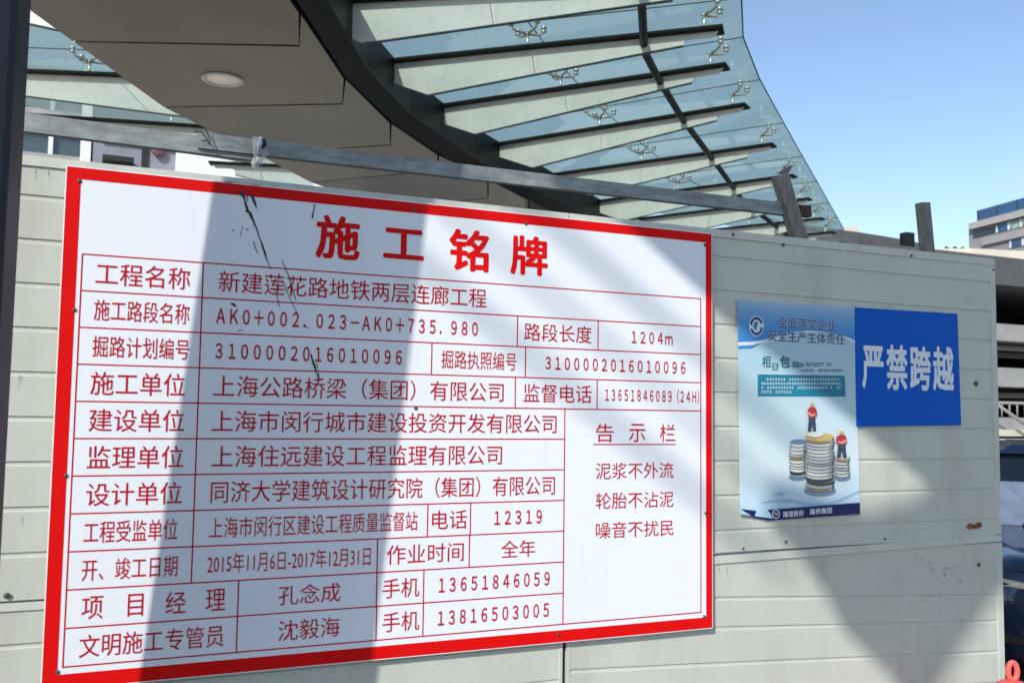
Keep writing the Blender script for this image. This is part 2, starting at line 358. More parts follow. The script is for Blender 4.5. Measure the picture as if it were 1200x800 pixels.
channel('fence_post', onY(955, 330, py), onY(917, 204, py), 0.070, 0.04, 0.003, M_galvpost, Vector((1, 0, 0)), 'weathered steel channel post leaning left at the end of the long rail', 'post')
channel('fence_post', onY(1094, 330, py), onY(1085, 237, py), 0.058, 0.04, 0.003, M_galvpost, Vector((1, 0, 0)), 'lone steel channel post sticking up above the fence against the sky', 'post')
# folded lip at the head of the leaning post
p = onY(917, 204, py); q = onY(927, 196, py+0.05)
r_ = flat('post_lip', [p+Vector((-0.036, 0, -.003)), p+Vector((0.03, 0, 0)), q+Vector((0.012, 0.0, 0.01)), q+Vector((-0.012, 0.0, 0.005))], M_galvpost, bpy.data.objects['fence_post'])

# transparent tape knotted round the rails
tape = empty('plastic_tape', onY(303, 180, ry-0.05), 'crumpled clear plastic tape tied round the rails and hanging above the notice board', 'tape')
M_tape = glass('clear_tape', (0.85, 0.85, 0.88), 0.55, (0.75, 0.75, 0.80), 0.15)
rnd = random.Random(3); ty = ry-0.03
def ribbon(pxs, w, m, name, par, yj=0.006):
    vs = []; fs = []
    for i, (x, y) in enumerate(pxs):
        c = onY(x, y, ty+rnd.uniform(-yj, yj)); s = w*(1+0.5*math.sin(i*1.9))
        vs += [c+Vector((-s, rnd.uniform(-yj, yj), 0)), c+Vector((0, -yj*1.5, 0)), c+Vector((s, rnd.uniform(-yj, yj), 0))]
    for i in range(len(pxs)-1):
        for k in (0, 1): fs.append((i*3+k, i*3+k+1, (i+1)*3+k+1, (i+1)*3+k))
    return link(name, mesh(vs, fs, False), m, par)
ribbon([(300,161),(301,168),(299,176),(300,184),(299,192),(300,198)], 0.010, M_tape, 'tape_strand', tape)
ribbon([(306,161),(304,168),(302,175),(301,181)], 0.008, M_white, 'tape_strand', tape)
ribbon([(309,172),(311,178),(309,184),(304,189),(300,193)], 0.012, M_tape, 'tape_strand', tape)
ribbon([(309,163),(308,169),(309,175)], 0.009, M_black, 'tape_strand', tape)
vs, fs = sweep([onY(x, y, ry-0.035) for x, y in ((240,150),(243,156),(246,164),(245,170),(242,162),(236,155),(228,154))], 0.0022, 5)
wire = link('tie_wire', mesh(vs, fs), M_black, None); tag(wire, 'thin black tie wire looped round the rail overlap left of the tape', 'wire')

# ================================================================ NOTICE BOARD
board = empty('notice_board', (1.09, SY, 0.755), 'large white construction notice board with red border and red Chinese table', 'notice board')
bx0, bx1, bz0, bz1 = -0.1116, 2.2872, 0.7547, 2.3401
box('board_sheet', (bx0, SY, bz0), (bx1, SY+0.006, bz1), M_board, board, 0.001)
for z in (bz0+0.04, 1.55, bz1-0.08):
    box('batten', (bx0+0.03, SY+0.0065, z), (bx1-0.03, WY-0.007, z+0.035), M_galv, board)
iw = 0.052                                           # red border, inner edge
e = 0.0035
def strip(name, x0, z0, x1, z1, y, m=M_red): return box(name, (x0, y, z0), (x1, y+0.0006, z1), m, board)
yb = SY-0.0008
strip('red_border', bx0+e, bz1-0.040, bx1-e, bz1-e, yb); strip('red_border', bx0+e, bz0+e, bx1-e, bz0+0.046, yb)
strip('red_border', bx0+e, bz0+0.0462, bx0+0.044, bz1-0.0402, yb); strip('red_border', bx1-0.032, bz0+0.0462, bx1-e, bz1-0.0402, yb)
T0, T1, TB, TT = -0.0534, 2.2304, 0.8216, 2.0678
RH = (TT-TB)/11
yl = SY-0.0007; lw = 0.0022
def hline(x0, x1, z): strip('table_line', x0-lw, z-lw, x1+lw, z+lw, yl, M_redtext)
def vline(x, z0, z1): box('table_line', (x-lw, yl+0.0001, z0+lw), (x+lw, yl+0.0007, z1-lw), M_redtext, board)
def zr(k): return TT-RH*k                             # line k of the table
def ux(x, y): return onY(x, y, SY).x
uR = ux(660.8, 600)
hline(T0, T1, zr(0)); hline(T0, T1, zr(11))
for k in (1, 2, 3, 4): hline(T0, T1, zr(k))
for k in range(5, 11): hline(T0, uR, zr(k))
vline(T0, zr(11), zr(0)); vline(T1, zr(11), zr(0)); vline(uR, zr(11), zr(4))
uA = ux(231, 500)
for k in range(9): vline(uA, zr(k+1), zr(k))
def cell(x, y, k): vline(ux(x, y), zr(k), zr(k-1))
cell(606.3, 385, 2); cell(700.8, 392, 2); cell(505.8, 422, 3); cell(615.7, 425, 3); cell(603.8, 462, 4); cell(699.7, 464, 4)
cell(501, 613, 8); cell(551.2, 611, 8); cell(549.8, 652, 9); cell(442, 655, 9); cell(441.2, 694, 10); cell(496.3, 690, 10)
cell(440.8, 735, 11); cell(495.7, 730, 11); cell(279, 702, 10); cell(277.5, 745, 11)
yt = SY-0.0016
def zpx(k, x):                                       # pixel height of row centre k at pixel column x
    return None
ROWS = [
 (1, '工程名称', 112, 223, 322, .070), (1, '新建莲花路地铁两层连廊工程', 256, 570, 338, .070),
 (2, '施工路段名称', 110, 222, 366, .066), (2, 'AK0+002.023-AK0+735.980', 253, 560, 379, .047), (2, '路段长度', 614, 693, 388, .066), (2, '1204m', 740, 788, 397, .044),
 (3, '掘路计划编号', 108, 222, 408, .066), (3, '3100002016010096', 252, 471, 415, .047), (3, '掘路执照编号', 517, 605, 423, .066), (3, '3100002016010096', 639, 803, 429, .045),
 (4, '施工单位', 106, 217, 451, .072), (4, '上海公路桥梁（集团）有限公司', 250, 590, 458, .072), (4, '监督电话', 613, 693, 463, .068), (4, '13651846089(24H)', 709, 819, 466, .052),
 (5, '建设单位', 104, 216, 493, .070), (5, '上海市闵行城市建设投资开发有限公司', 248, 652, 496, .070),
 (6, '监理单位', 102, 215, 536, .070), (6, '上海住远建设工程监理有限公司', 248, 588, 536, .070),
 (7, '设计单位', 101, 213, 579, .070), (7, '同济大学建筑设计研究院（集团）有限公司', 247, 650, 574, .072),
 (8, '工程受监单位', 98, 208, 622, .066), (8, '上海市闵行区建设工程质量监督站', 245, 489, 616, .066), (8, '电话', 506, 547, 611, .066), (8, '12319', 579, 635, 608, .047),
 (9, '开、竣工日期', 96, 208, 665, .066), (9, '2015年11月6日-2017年12月31日', 243, 434, 658, .064), (9, '作业时间', 453, 543, 652, .066), (9, '全年', 587, 627, 646, .062),
 (10, '孔念成', 326, 399, 697, .064), (10, '手机', 448, 491, 692, .066), (10, '13651846059', 514, 644, 685, .047),
 (11, '文明施工专管员', 93, 262, 748, .068), (11, '沈毅海', 326, 398, 738, .066), (11, '手机', 448, 491, 731, .066), (11, '13816503005', 513, 643, 722, .047)]
FW = {ord(c): ord(c)+0xFEE0 for c in '0123456789+-.()AKHm'}
for (k, s, xa, xb, y, h) in ROWS:
    if k != 9 and all(ord(c) < 128 for c in s): s = s.translate(FW)      # evenly spaced figures, as printed
    num = ord(s[0]) > 0xFF00
    text('cell_text', s, ux(xa, y), ux(xb, y), TT-RH*(k-0.5), h*(1.08 if num else 1), yt, M_redtext, board, 0.016 if num else 0.0)
for s, xa, xb in (('项', 96, 121), ('目', 150, 168), ('经', 194, 218), ('理', 241, 264)):
    text('cell_text', s, ux(xa, 702), ux(xb, 702), TT-RH*9.5, .068, yt, M_redtext, board, 0.0)
def freetext(s, xa, xb, y, h, name='cell_text', off=0.0, m=M_redtext):
    c = onY((xa+xb)/2, y, SY); text(name, s, ux(xa, y), ux(xb, y), c.z, h, yt, m, board, off)
for s, xa, xb in (('告', 698, 719), ('示', 737, 756), ('栏', 773, 791)): freetext(s, xa, xb, 507, .070)
freetext('泥浆不外流', 698, 789, 551, .062); freetext('轮胎不沾泥', 698, 789, 585.5, .062); freetext('噪音不扰民', 698, 789, 619.5, .062)
pa = onY(696, 520.5, SY); pb = onY(791, 520.5, SY); hline(pa.x, pb.x, (pa.z+pb.z)/2)
for s, xa, xb, y, h in (('施', 370, 422, 278.5, .150), ('工', 449, 497, 286, .108), ('铭', 526, 573, 293.5, .152), ('牌', 598, 642, 299.5, .148)):
    freetext(s, xa, xb, y, h, 'heading_text', 0.028, M_red)
for (x, y) in [(93,196+16),(485,246),(616,262),(826,287),(87,363),(77,557),(67,787),(654,743),(827,601),(487,478),(825,722)]:
    p = onY(x, y, SY); screw(p.x, p.z, SY-0.001, 0.0065, board)
# black paint drips and scratches across the board
def scratch(pxs, w, y=SY-0.0022, name='black_scratch'):
    vs = []; fs = []; rnd = random.Random(len(pxs)*7+int(pxs[0][0]))
    pts = []
    for (a, b) in zip(pxs[:-1], pxs[1:]):
        for k in range(4): pts.append((a[0]+(b[0]-a[0])*k/4+rnd.uniform(-.4, .4), a[1]+(b[1]-a[1])*k/4))
    pts.append(pxs[-1]); ws = w if isinstance(w, (list, tuple)) else [w]*len(pxs)
    for i, (x, yy) in enumerate(pts):
        c = onY(x, yy, y); f = i/(len(pts)-1)*(len(ws)-1); k = min(int(f), len(ws)-2); ww = ws[k]+(ws[k+1]-ws[k])*(f-k); ww *= rnd.uniform(.6, 1.4)
        vs += [c+Vector((-ww, 0, 0)), c+Vector((ww, 0, 0))]
    for i in range(len(pts)-1): fs.append((2*i, 2*i+1, 2*i+3, 2*i+2))
    return link(name, mesh(vs, fs), M_black, board)
scratch([(281,224),(286,231),(290,247),(293,250),(301,268),(308,290),(317,316)], [.010, .004, .003, .009, .003, .0018, .0028, .001])
scratch([(293,226),(297,233),(301,245)], [.003, .007, .006, .001])
scratch([(289,228),(290,236)], .0015)
scratch([(270,214),(288,215),(308,219),(330,221)], [.001, .004, .003, .001])
scratch([(369,239),(366,256)], .0014); scratch([(367,248),(366,255)], .0025)
scratch([(297,283),(302,297)], .0013); scratch([(326,318),(340,350),(349,368)], .0012); scratch([(330,304),(339,325),(347,352)], .0014); scratch([(322,338),(328,360)], .001)
scratch([(364,415),(369,430),(373,444)], [.003, .004, .001]); scratch([(371,425),(375,446)], .0012)
scratch([(272,355),(276,359)], .005); scratch([(279,388),(285,386)], .003); scratch([(355,382),(361,384)], .004); scratch([(284,265),(282,278)], .0008)
scratch([(272,269),(275,271)], .003); scratch([(289,268),(291,270)], .003); scratch([(409,737),(414,737)], .0015)
vs = []; fs = []
for k, (x, y, r) in enumerate([(268,213,8),(278,213,10),(288,214,9),(300,216,7),(345,220,6),(232,208,5),(322,219,4)]):
    c = onY(x, y, SY); b = len(vs)
    for j in range(8): vs.append((c.x+r*.0028*math.cos(j*.785), SY-0.0024, min(c.z+r*.0007*math.sin(j*.785)+0.002, bz1+0.001)))
    fs.append(tuple(range(b, b+8)))
link('black_smear', mesh(vs, fs), M_black, board)

# ================================================================ POSTER AND BLUE SIGN
PY = WY-0.006
poster = empty('safety_poster', onY(936, 603, PY), 'pale blue safety poster with coin stacks taped beside the blue sign', 'poster')
def ppt(x, y, d=0.0): return onY(x, y, PY-d)
def gradmat(name, stops):
    m = bpy.data.materials.new(name); m.use_nodes = True; n = m.node_tree; b = n.nodes['Principled BSDF']; b.inputs['Roughness'].default_value = 0.45; b.inputs['Specular IOR Level'].default_value = 0.25
    tc = n.nodes.new('ShaderNodeTexCoord'); sx = n.nodes.new('ShaderNodeSeparateXYZ'); n.links.new(tc.outputs['Generated'], sx.inputs[0])
    no = n.nodes.new('ShaderNodeTexNoise'); no.inputs['Scale'].default_value = 2.0; n.links.new(tc.outputs['Generated'], no.inputs['Vector'])
    ma = n.nodes.new('ShaderNodeMath'); ma.operation = 'MULTIPLY_ADD'; ma.inputs[1].default_value = 0.18; n.links.new(no.outputs['Fac'], ma.inputs[0]); n.links.new(sx.outputs[2], ma.inputs[2])
    ms = n.nodes.new('ShaderNodeMath'); ms.operation = 'SUBTRACT'; ms.inputs[1].default_value = 0.09; n.links.new(ma.outputs[0], ms.inputs[0])
    cr = n.nodes.new('ShaderNodeValToRGB'); n.links.new(ms.outputs[0], cr.inputs[0]); n.links.new(cr.outputs[0], b.inputs['Base Color'])
    el = cr.color_ramp.elements
    bp = n.nodes.new('ShaderNodeBump'); bp.inputs['Distance'].default_value = 0.006; bp.inputs['Strength'].default_value = 0.35
    n2 = n.nodes.new('ShaderNodeTexNoise'); n2.inputs['Scale'].default_value = 5.0; n2.inputs['Detail'].default_value = 3; n.links.new(tc.outputs['Object'], n2.inputs['Vector'])
    n.links.new(n2.outputs['Fac'], bp.inputs['Height']); n.links.new(bp.outputs[0], b.inputs['Normal'])
    while len(el) < len(stops): el.new(0.5)
    for k, (p, c) in enumerate(stops): el[k].position = p; el[k].color = (*c, 1)
    return m
M_paper = gradmat('poster_print_ground', [(0, (.38, .60, .76)), (.10, (.52, .67, .75)), (.22, (.62, .74, .77)), (.45, (.53, .68, .73)), (.65, (.42, .60, .68)), (1, (.38, .58, .70))])
M_ban = gradmat('poster_print_banner', [(0, (.05, .22, .60)), (.45, (.09, .30, .64)), (.75, (.18, .38, .62)), (1, (.34, .50, .66))])
# paper sheet, with the lower left corner curling away
vs = []; fs = []; nu, nv = 12, 16
TL, TR, BL, BR = (864, 351), (1001.5, 360), (867, 611), (1008, 602)
for j in range(nv+1):
    for i in range(nu+1):
        u, v = i/nu, j/nv
        x = (TL[0]*(1-u)+TR[0]*u)*(1-v)+(BL[0]*(1-u)+BR[0]*u)*v; y = (TL[1]*(1-u)+TR[1]*u)*(1-v)+(BL[1]*(1-u)+BR[1]*u)*v
        d = max(0, (v-0.9)/0.1)*max(0, (0.32-u)/0.32)
        vs.append(ppt(x+6*d*0, y-9*d, 0.014*d))
for j in range(nv):
    for i in range(nu): a = j*(nu+1)+i; fs.append((a, a+1, a+nu+2, a+nu+1))
sheet = link('paper_sheet', mesh(vs, fs, True), M_paper, poster)
def pp(name, pts, m, d): return flat(name, [ppt(x, y, d) for x, y in pts], m, poster)
pp('printed_banner', [(864.6,352),(1001.2,361),(1002,399),(985,393),(965,388),(945,388),(925,391),(900,399),(884,401),(865,402)], M_ban, .0012)
M_wave = mat('print_pale_wave', (.66, .74, .80), .5); M_deep = mat('print_deep_blue', (.03, .25, .62), .5)
pp('printed_wave', [(865,401),(884,400),(905,396),(925,390),(945,387.5),(965,388),(946,390),(926,394),(905,400),(884,404),(865,405)], M_wave, .0016)
pp('printed_wave', [(985,392),(1002,398.5),(1002,403),(990,396)], M_wave, .0016)
pp('printed_wave', [(865,405),(880,404.5),(892,402),(881,408),(865,408.5)], M_deep, .0016)
M_ink = mat('print_navy_ink', (.010, .025, .16), .5); M_teal = mat('print_teal', (.008, .20, .30), .5, var=.15, scale=4); M_tink = mat('print_teal_ink', (.01, .16, .20), .5)
def ptext(name, s, xa, xb, yc, hpx, m, d=.0022, off=0.012):
    a = ppt(xa, yc, d); b = ppt(xb, yc, d); c = ppt((xa+xb)/2, yc, d); hz = (ppt((xa+xb)/2, yc-hpx/2, d)-ppt((xa+xb)/2, yc+hpx/2, d)).z
    return text(name, s, a.x, b.x, c.z, hz, PY-d, m, poster, off)
ptext('printed_text', '全面落实企业', 912, 979, 379.5, 12, M_white, .0020, .035); ptext('printed_text', '全面落实企业', 912, 979, 379.5, 12, M_ink, .0026, .008)
ptext('printed_text', '安全生产主体责任', 900, 990, 395, 13, M_white, .0020, .035); ptext('printed_text', '安全生产主体责任', 900, 990, 395, 13, M_ink, .0026, .008)
# round emblem: ring of two halves round a small swirl
def ellipse(cx, cy, rx, ry, a0=0, a1=360, n=20): return [(cx+rx*math.cos(math.radians(a0+(a1-a0)*k/n)), cy-ry*math.sin(math.radians(a0+(a1-a0)*k/n))) for k in range(n+(0 if a1-a0 == 360 else 1))]
pp('printed_emblem', ellipse(886.5, 382, 8.6, 12), M_wave, .0020)
pp('printed_emblem', ellipse(886.5, 382, 7.6, 10.8, 20, 170)+ellipse(886.5, 382, 5.2, 7.8, 20, 170)[::-1], M_ink, .0026)
pp('printed_emblem', ellipse(886.5, 382, 7.6, 10.8, 200, 350)+ellipse(886.5, 382, 5.2, 7.8, 200, 350)[::-1], M_ink, .0026)
pp('printed_emblem', ellipse(886.5, 382, 3.4, 5.2, 60, 260)+[(887, 383)], M_teal, .0026)
# heading line
ptext('printed_text', '相', 893, 903, 423.5, 14, M_tink); pp('printed_box', [(905,425),(912,425.4),(912,433.6),(905,433.4)], M_tink, .0020)
ptext('printed_text', '互', 906, 911, 429.4, 6, M_wave, .0026); ptext('printed_text', '包', 914, 926, 423.5, 14, M_tink, .0022, .03); ptext('printed_text', '容', 928, 937, 427, 8, M_tink)
ptext('printed_text', '>', 936.5, 942, 427.5, 6, M_tink, .0022, .03)
def greek(x0, x1, yc, h, n, m, seed, d=.0024, kind=0):
    """rows of print too small to read: broken strokes"""
    rnd = random.Random(seed); vs = []; fs = []
    for k in range(n):
        xa = x0+(x1-x0)*k/n; w = (x1-x0)/n*0.8
        if rnd.random() < .04: continue
        strokes = [(0, rnd.uniform(.2, .5), 1, .14), (rnd.uniform(.2, .7), 0, .16, 1), (0, rnd.uniform(.7, .9), 1, .14)] if kind == 0 else [(0, 0, .2, 1), (0, rnd.choice([0, .45, .85]), .9, .16), (.75, 0, .2, rnd.choice([.4, 1]))]
        for j, (sx, sy, sw, sh) in enumerate(strokes):
            b = len(vs); dd = d+.0001*j
            for (u, v) in ((sx, sy), (min(1, sx+sw), sy), (min(1, sx+sw), min(1, sy+sh)), (sx, min(1, sy+sh))): vs.append(ppt(xa+u*w, yc-h/2+v*h, dd))
            fs.append((b, b+1, b+2, b+3))
    o = link('printed_small_type', mesh(vs, fs), m, poster); return o
greek(944, 976, 427, 4.5, 10, M_tink, 1, kind=1); greek(939, 988, 433.5, 3.2, 17, M_ink, 2)
pp('printed_box', [(889,437.5),(991.5,439),(992,439.6),(889,438.3)], M_wave, .0018)
pp('printed_box', [(888,438.5),(990,440),(991,464.5),(888,464)], M_teal, .0018)
for k, (a, b) in enumerate([(898, 987), (892, 986), (892, 986), (892, 928)]): greek(a, b, 444+k*4.9, 3.3, int((b-a)/3.2), M_wave, 10+k, .0024)
# coin stacks and two little workers, all print
M_c = [mat('print_coin_%s' % w, c, .5, var=.1, scale=40) for w, c in (('silver', (.50, .54, .54)), ('pale', (.66, .68, .64)), ('bronze', (.32, .20, .09)), ('dark', (.045, .055, .06)), ('blue_shadow', (.16, .24, .40)), ('gold', (.52, .40, .16)), ('grey', (.30, .34, .36)))]
dd = .0020
def stack(cx, ytop, ybot, rx, seed, ry=4.0, topm=0):
    global dd
    rnd = random.Random(seed); y = ybot
    pp('printed_coin', ellipse(cx, ybot+2, rx*1.12, ry*1.3), M_c[4], dd); dd += .00008
    while y > ytop+2:
        th = rnd.uniform(2.8, 4.4); j = rnd.uniform(-.8, .8); m = M_c[rnd.choice([0, 6, 1, 1, 6, 2, 0, 3])]
        pp('printed_coin', [(cx+j-rx, y-th), (cx+j-rx, y)]+ellipse(cx+j, y, rx, ry, 180, 360, 8)+[(cx+j+rx, y-th)], M_c[3], dd); dd += .00006
        pp('printed_coin', [(cx+j-rx, y-th), (cx+j-rx, y-.9)]+ellipse(cx+j, y-.9, rx, ry, 180, 360, 8)+[(cx+j+rx, y-th)], m, dd); dd += .00006
        for (u0, u1, mm) in ((-1.0, -.82, 6), (.62, .86, 6), (.86, 1.0, 3)):
            if m is not M_c[3]: pp('printed_coin', [(cx+j+rx*u0, y-th), (cx+j+rx*u0, y+ry*math.sqrt(max(0, 1-u0*u0))-1.1), (cx+j+rx*u1, y+ry*math.sqrt(max(0, 1-u1*u1))-1.1), (cx+j+rx*u1, y-th)], M_c[mm], dd); dd += .00003
        y -= th
        pp('printed_coin', ellipse(cx+j, y, rx, ry, n=16), M_c[0] if y > ytop+2 else M_c[topm], dd); dd += .00006
    return y
stack(935, 516, 557, 9.5, 1, 3.2, 4); stack(987, 536, 557, 8.6, 2, 3.0, 0)
y = stack(961, 510, 572, 16.5, 3, 5.0, 5)
pp('printed_coin', ellipse(955, y-2.2, 10, 3.2), M_c[3], dd); dd += .00006; pp('printed_coin', ellipse(955, y-3, 10, 3.2), M_c[1], dd); dd += .00006
M_skin = mat('print_skin', (.55, .34, .22), .6); M_shirt = mat('print_red_shirt', (.45, .03, .05), .6); M_jean = mat('print_jeans', (.035, .06, .11), .6)
M_hat = mat('print_yellow_hat', (.62, .52, .22), .6)
def worker(cx, top, h, w, flip=1):
    global dd
    X = lambda u: cx+u*w*flip
    Yy = lambda v: top+v*h
    for name, pts, m in [('printed_worker', [(X(-.28), Yy(.5)), (X(.28), Yy(.5)), (X(.38), Yy(1)), (X(.1), Yy(1)), (X(.02), Yy(.68)), (X(-.1), Yy(1)), (X(-.38), Yy(1))], M_jean),
                         ('printed_worker', [(X(-.3), Yy(.2)), (X(0), Yy(.15)), (X(.35), Yy(.2)), (X(.48), Yy(.36)), (X(.28), Yy(.52)), (X(-.28), Yy(.52)), (X(-.42), Yy(.36))], M_shirt),
                         ('printed_worker', [(X(-.42), Yy(.36)), (X(-.28), Yy(.33)), (X(.05), Yy(.42)), (X(.3), Yy(.38)), (X(.3), Yy(.44)), (X(.0), Yy(.49)), (X(-.3), Yy(.43))], M_skin),
                         ('printed_worker', ellipse(X(.02), Yy(.09), w*.17, h*.065, n=10), M_skin),
                         ('printed_worker', ellipse(X(.02), Yy(.055), w*.22, h*.06, 0, 180, 8), M_hat)]:
        pp(name, pts, m, dd); dd += .00006
worker(951.5, 471, 34.5, 13); worker(986.5, 504, 32, 15, -1)
M_swirl = mat('print_swirl', (.30, .48, .66), .5)
pp('printed_wave', [(867,586),(885,590),(905,585),(925,584),(950,590),(975,588),(1007,574),(1007,577),(975,591),(950,594),(925,588),(905,588),(885,593),(867,590)], M_swirl, .0018)
pp('printed_wave', [(905,579),(915,576),(922,579),(912,581)], M_swirl, .0018)
M_foot = mat('print_footer_navy', (.008, .012, .10), .5)
pp('printed_footer', [(886,598),(1007.5,588.5),(1008,602),(900,609.5),(884,606)], M_foot, .0022)
pp('printed_footer', [(868,596),(886,598),(884,606),(874,600)], M_foot, .010)
pp('printed_emblem', ellipse(909.5, 602, 4.6, 5.4)+[(914.1, 602)]+ellipse(909.5, 602, 3.7, 4.4)[::-1]+[(913.2, 602)], M_white, .0032)
def ptext2(s, xa, xb, ya, yb_, h):
    o = ptext('printed_text', s, xa, xb, (ya+yb_)/2, h, M_white, .0032, .02)
    za = ppt(xa, ya, .003).z; zb = ppt(xb, yb_, .003).z; W_ = (ppt(xb, yb_).x-ppt(xa, ya).x); mid = (za+zb)/2
    for v in o.data.vertices: v.co.z += (v.co.x/W_)*(zb-za)
ptext2('TE', 907, 912, 602, 602, 3.2); ptext2('隧道股份', 918, 942, 602.5, 600.5, 7); ptext2('路桥集团', 949, 975, 599.5, 597.5, 7)

bsign = empty('prohibition_sign', onY(1063, 498, PY), 'bright blue rectangular sign with bold white Chinese warning, right of poster', 'sign')
BY = WY-0.009
q = [onY(1001.8, 360, BY), onY(1122, 367.5, BY), onY(1126.5, 498, BY), onY(1004, 499.5, BY)]
prism('sign_plate', q, (0, 0.003, 0), M_bglue, bsign, 0.0006)
for s, xa, xb, ya, yb_ in (('严', 1010, 1035.5, 405, 455), ('禁', 1038.5, 1063.5, 404, 457), ('跨', 1066, 1091, 405.5, 457.5), ('越', 1093, 1117.5, 406, 458)):
    a = onY(xa, (ya+yb_)/2, BY); b = onY(xb, (ya+yb_)/2, BY); t_ = onY((xa+xb)/2, ya, BY); u_ = onY((xa+xb)/2, yb_, BY)
    text('sign_text', s, a.x, b.x, (t_.z+u_.z)/2, t_.z-u_.z, BY-0.0006, M_white, bsign, 0.028)

# ================================================================ DARK COLUMN AT THE LEFT
colm = empty('steel_column', (-0.42, 2.5, 0), 'tall dark navy square steel column at the left edge in front of fence', 'column')
NC = ray(37, 0).cross(ray(4, 600))
def colpt(dx, dy, z):
    y0 = 2.08-0.08*(z-3.2); xr = -(NC.y*(y0+.34)+NC.z*(z-1.6))/NC.x
    return Vector((xr-0.34+dx, y0+dy, z))
vs = []; fs = []
zs = [0.02, 1, 2, 3, 4, 5, 6, 7.2]
for z in zs: vs += [colpt(0, 0, z), colpt(.34, 0, z), colpt(.34, .34, z), colpt(0, .34, z)]
for i in range(len(zs)-1):
    for k in range(4): fs.append((i*4+k, i*4+(k+1) % 4, (i+1)*4+(k+1) % 4, (i+1)*4+k))
fs += [(0, 1, 2, 3), tuple(range(len(vs)-4, len(vs)))]
link('column_shaft', bevelled(mesh(vs, fs), 0.012), M_navy, colm)
c = colpt(.175, .175, 0); box('base_plate', (c.x-.3, c.y-.3, 0), (c.x+.3, c.y+.3, .02), M_girder, colm)
for sx in (-1, 1):
    for sy in (-1, 1): lathe('anchor_bolt', [(.018, 0), (.018, .03), (.01, .035)], (c.x+sx*.26, c.y+sy*.26, .02), M_steel, colm, 6)

# ================================================================ UNSEEN SLABS AND RODS BEHIND THE CAMERA (added and cut to shape the shade on the fence)
KR = 6.2
roof = empty('shade_casters', (0, -6, 0), 'unseen slabs and rods added behind the camera to shade the fence', 'roof')
def back(x, z, Z):                                   # point of a wall shadow -> point at height Z that casts it
    t = (Z-z)/(-SUN.z); return Vector((x, WY, z))-SUN*t
ZR = 5.2
shade_hi = [(1.50, 2.60), (1.905, 2.318), (2.226, 2.09), (3.058, 1.565), (3.605, 1.225), (3.95, 1.02), (5.2, 0.2), (5.6, 2.6), (4.2, 3.3), (2.0, 3.2)]
prism('shade_slab', [back(x, z, ZR) for x, z in shade_hi], (0, 0, .25), M_conc, roof)  # added slab, outline traced back from the upper fence shadow
shade_lo = [(onY(x, y, WY).x, onY(x, y, WY).z) for x, y in ((900, 618), (925, 617), (965, 636), (1010, 652), (1062, 640), (1120, 597), (1172, 600), (1240, 640), (1200, 690), (1170, 698), (1112, 785), (1090, 830), (1070, 825), (1040, 790), (985, 735), (965, 690), (935, 650))]
prism('shade_slab', [back(x, z, ZR+.6) for x, z in shade_lo], (0, 0, .2), M_conc, roof)  # second added slab, cut to cast the lower shadow blob
for i, (a, b, w) in enumerate([((.85, 2.25), (1.9, 1.50), .028), ((1.35, 2.45), (2.2, 1.86), .030), ((1.1, 2.35), (2.05, 1.68), .02)]):
    A = back(*a, 9.5); B = back(*b, 9.5); d_ = (B-A).normalized()
    tube('shade_rod', [A-d_*.6, B+d_*.6], w, M_girder, roof)  # thin rods added to streak the board with faint shade
for (x, y) in ((-2.2, -9.5), (-9.5, -9.5)):
    tube('caster_post', [(x, y, 0), (x, y, ZR+.1)], .18, M_conc, roof, 14)  # posts added along with the shade slabs

# ================================================================ GLASS CANOPY BEHIND THE FENCE
ZB = 5.6                                             # underside of the fins' top flanges
ZG = ZB+0.33                                         # glass
ZS = 5.1                                             # soffit
canopy = empty('glass_canopy', (4.2, 12.8, 0), 'long curved metro walkway canopy with glass roof, fins and beige metal soffit', 'canopy')
Lpx = [(83, 49), (190, 126), (300, 181), (363, 214), (452, 246)]
Rpx = [(353, 54), (403, 122), (459, 170), (514, 200), (573, 232)]
Tpx = [(354, 17), (406, 93), (459.5, 145), (515, 182), (573, 211)]
L = [onZ(*q, ZS) for q in Lpx]; Rr = [onZ(*q, ZS) for q in Rpx]; Tt = [onZ(*q, ZS) for q in Tpx]
def ext(a, b, k): return a+(a-b)*k
L = [ext(L[0], L[1], 2.0), ext(L[0], L[1], 1.0)]+L+[ext(L[-1], L[-2], 1.0), ext(L[-1], L[-2], 2.2)]
Rr = [ext(Rr[0], Rr[1], 2.0), ext(Rr[0], Rr[1], 1.0)]+Rr+[ext(Rr[-1], Rr[-2], 1.0), ext(Rr[-1], Rr[-2], 2.2)]
Tt = [ext(Tt[0], Tt[1], 2.0), ext(Tt[0], Tt[1], 1.0)]+Tt+[ext(Tt[-1], Tt[-2], 1.0), ext(Tt[-1], Tt[-2], 2.2)]
L[0].x -= .3
gap = 0.03
for k in range(len(L)-1):
    P6 = [L[k], Rr[k], Tt[k], Tt[k+1], Rr[k+1], L[k+1]]
    c = sum(P6, Vector())/6
    P6 = [p+(c-p).normalized()*gap for p in P6]
    prism('soffit_panel', P6, (0, 0, 0.04), M_soffit if k % 2 else M_soffit2, canopy)
    prism('soffit_backing', [p+Vector((0, 0, .14)) for p in (L[k], Tt[k], Tt[k+1], L[k+1])], (0, 0, .20), M_girder, canopy)
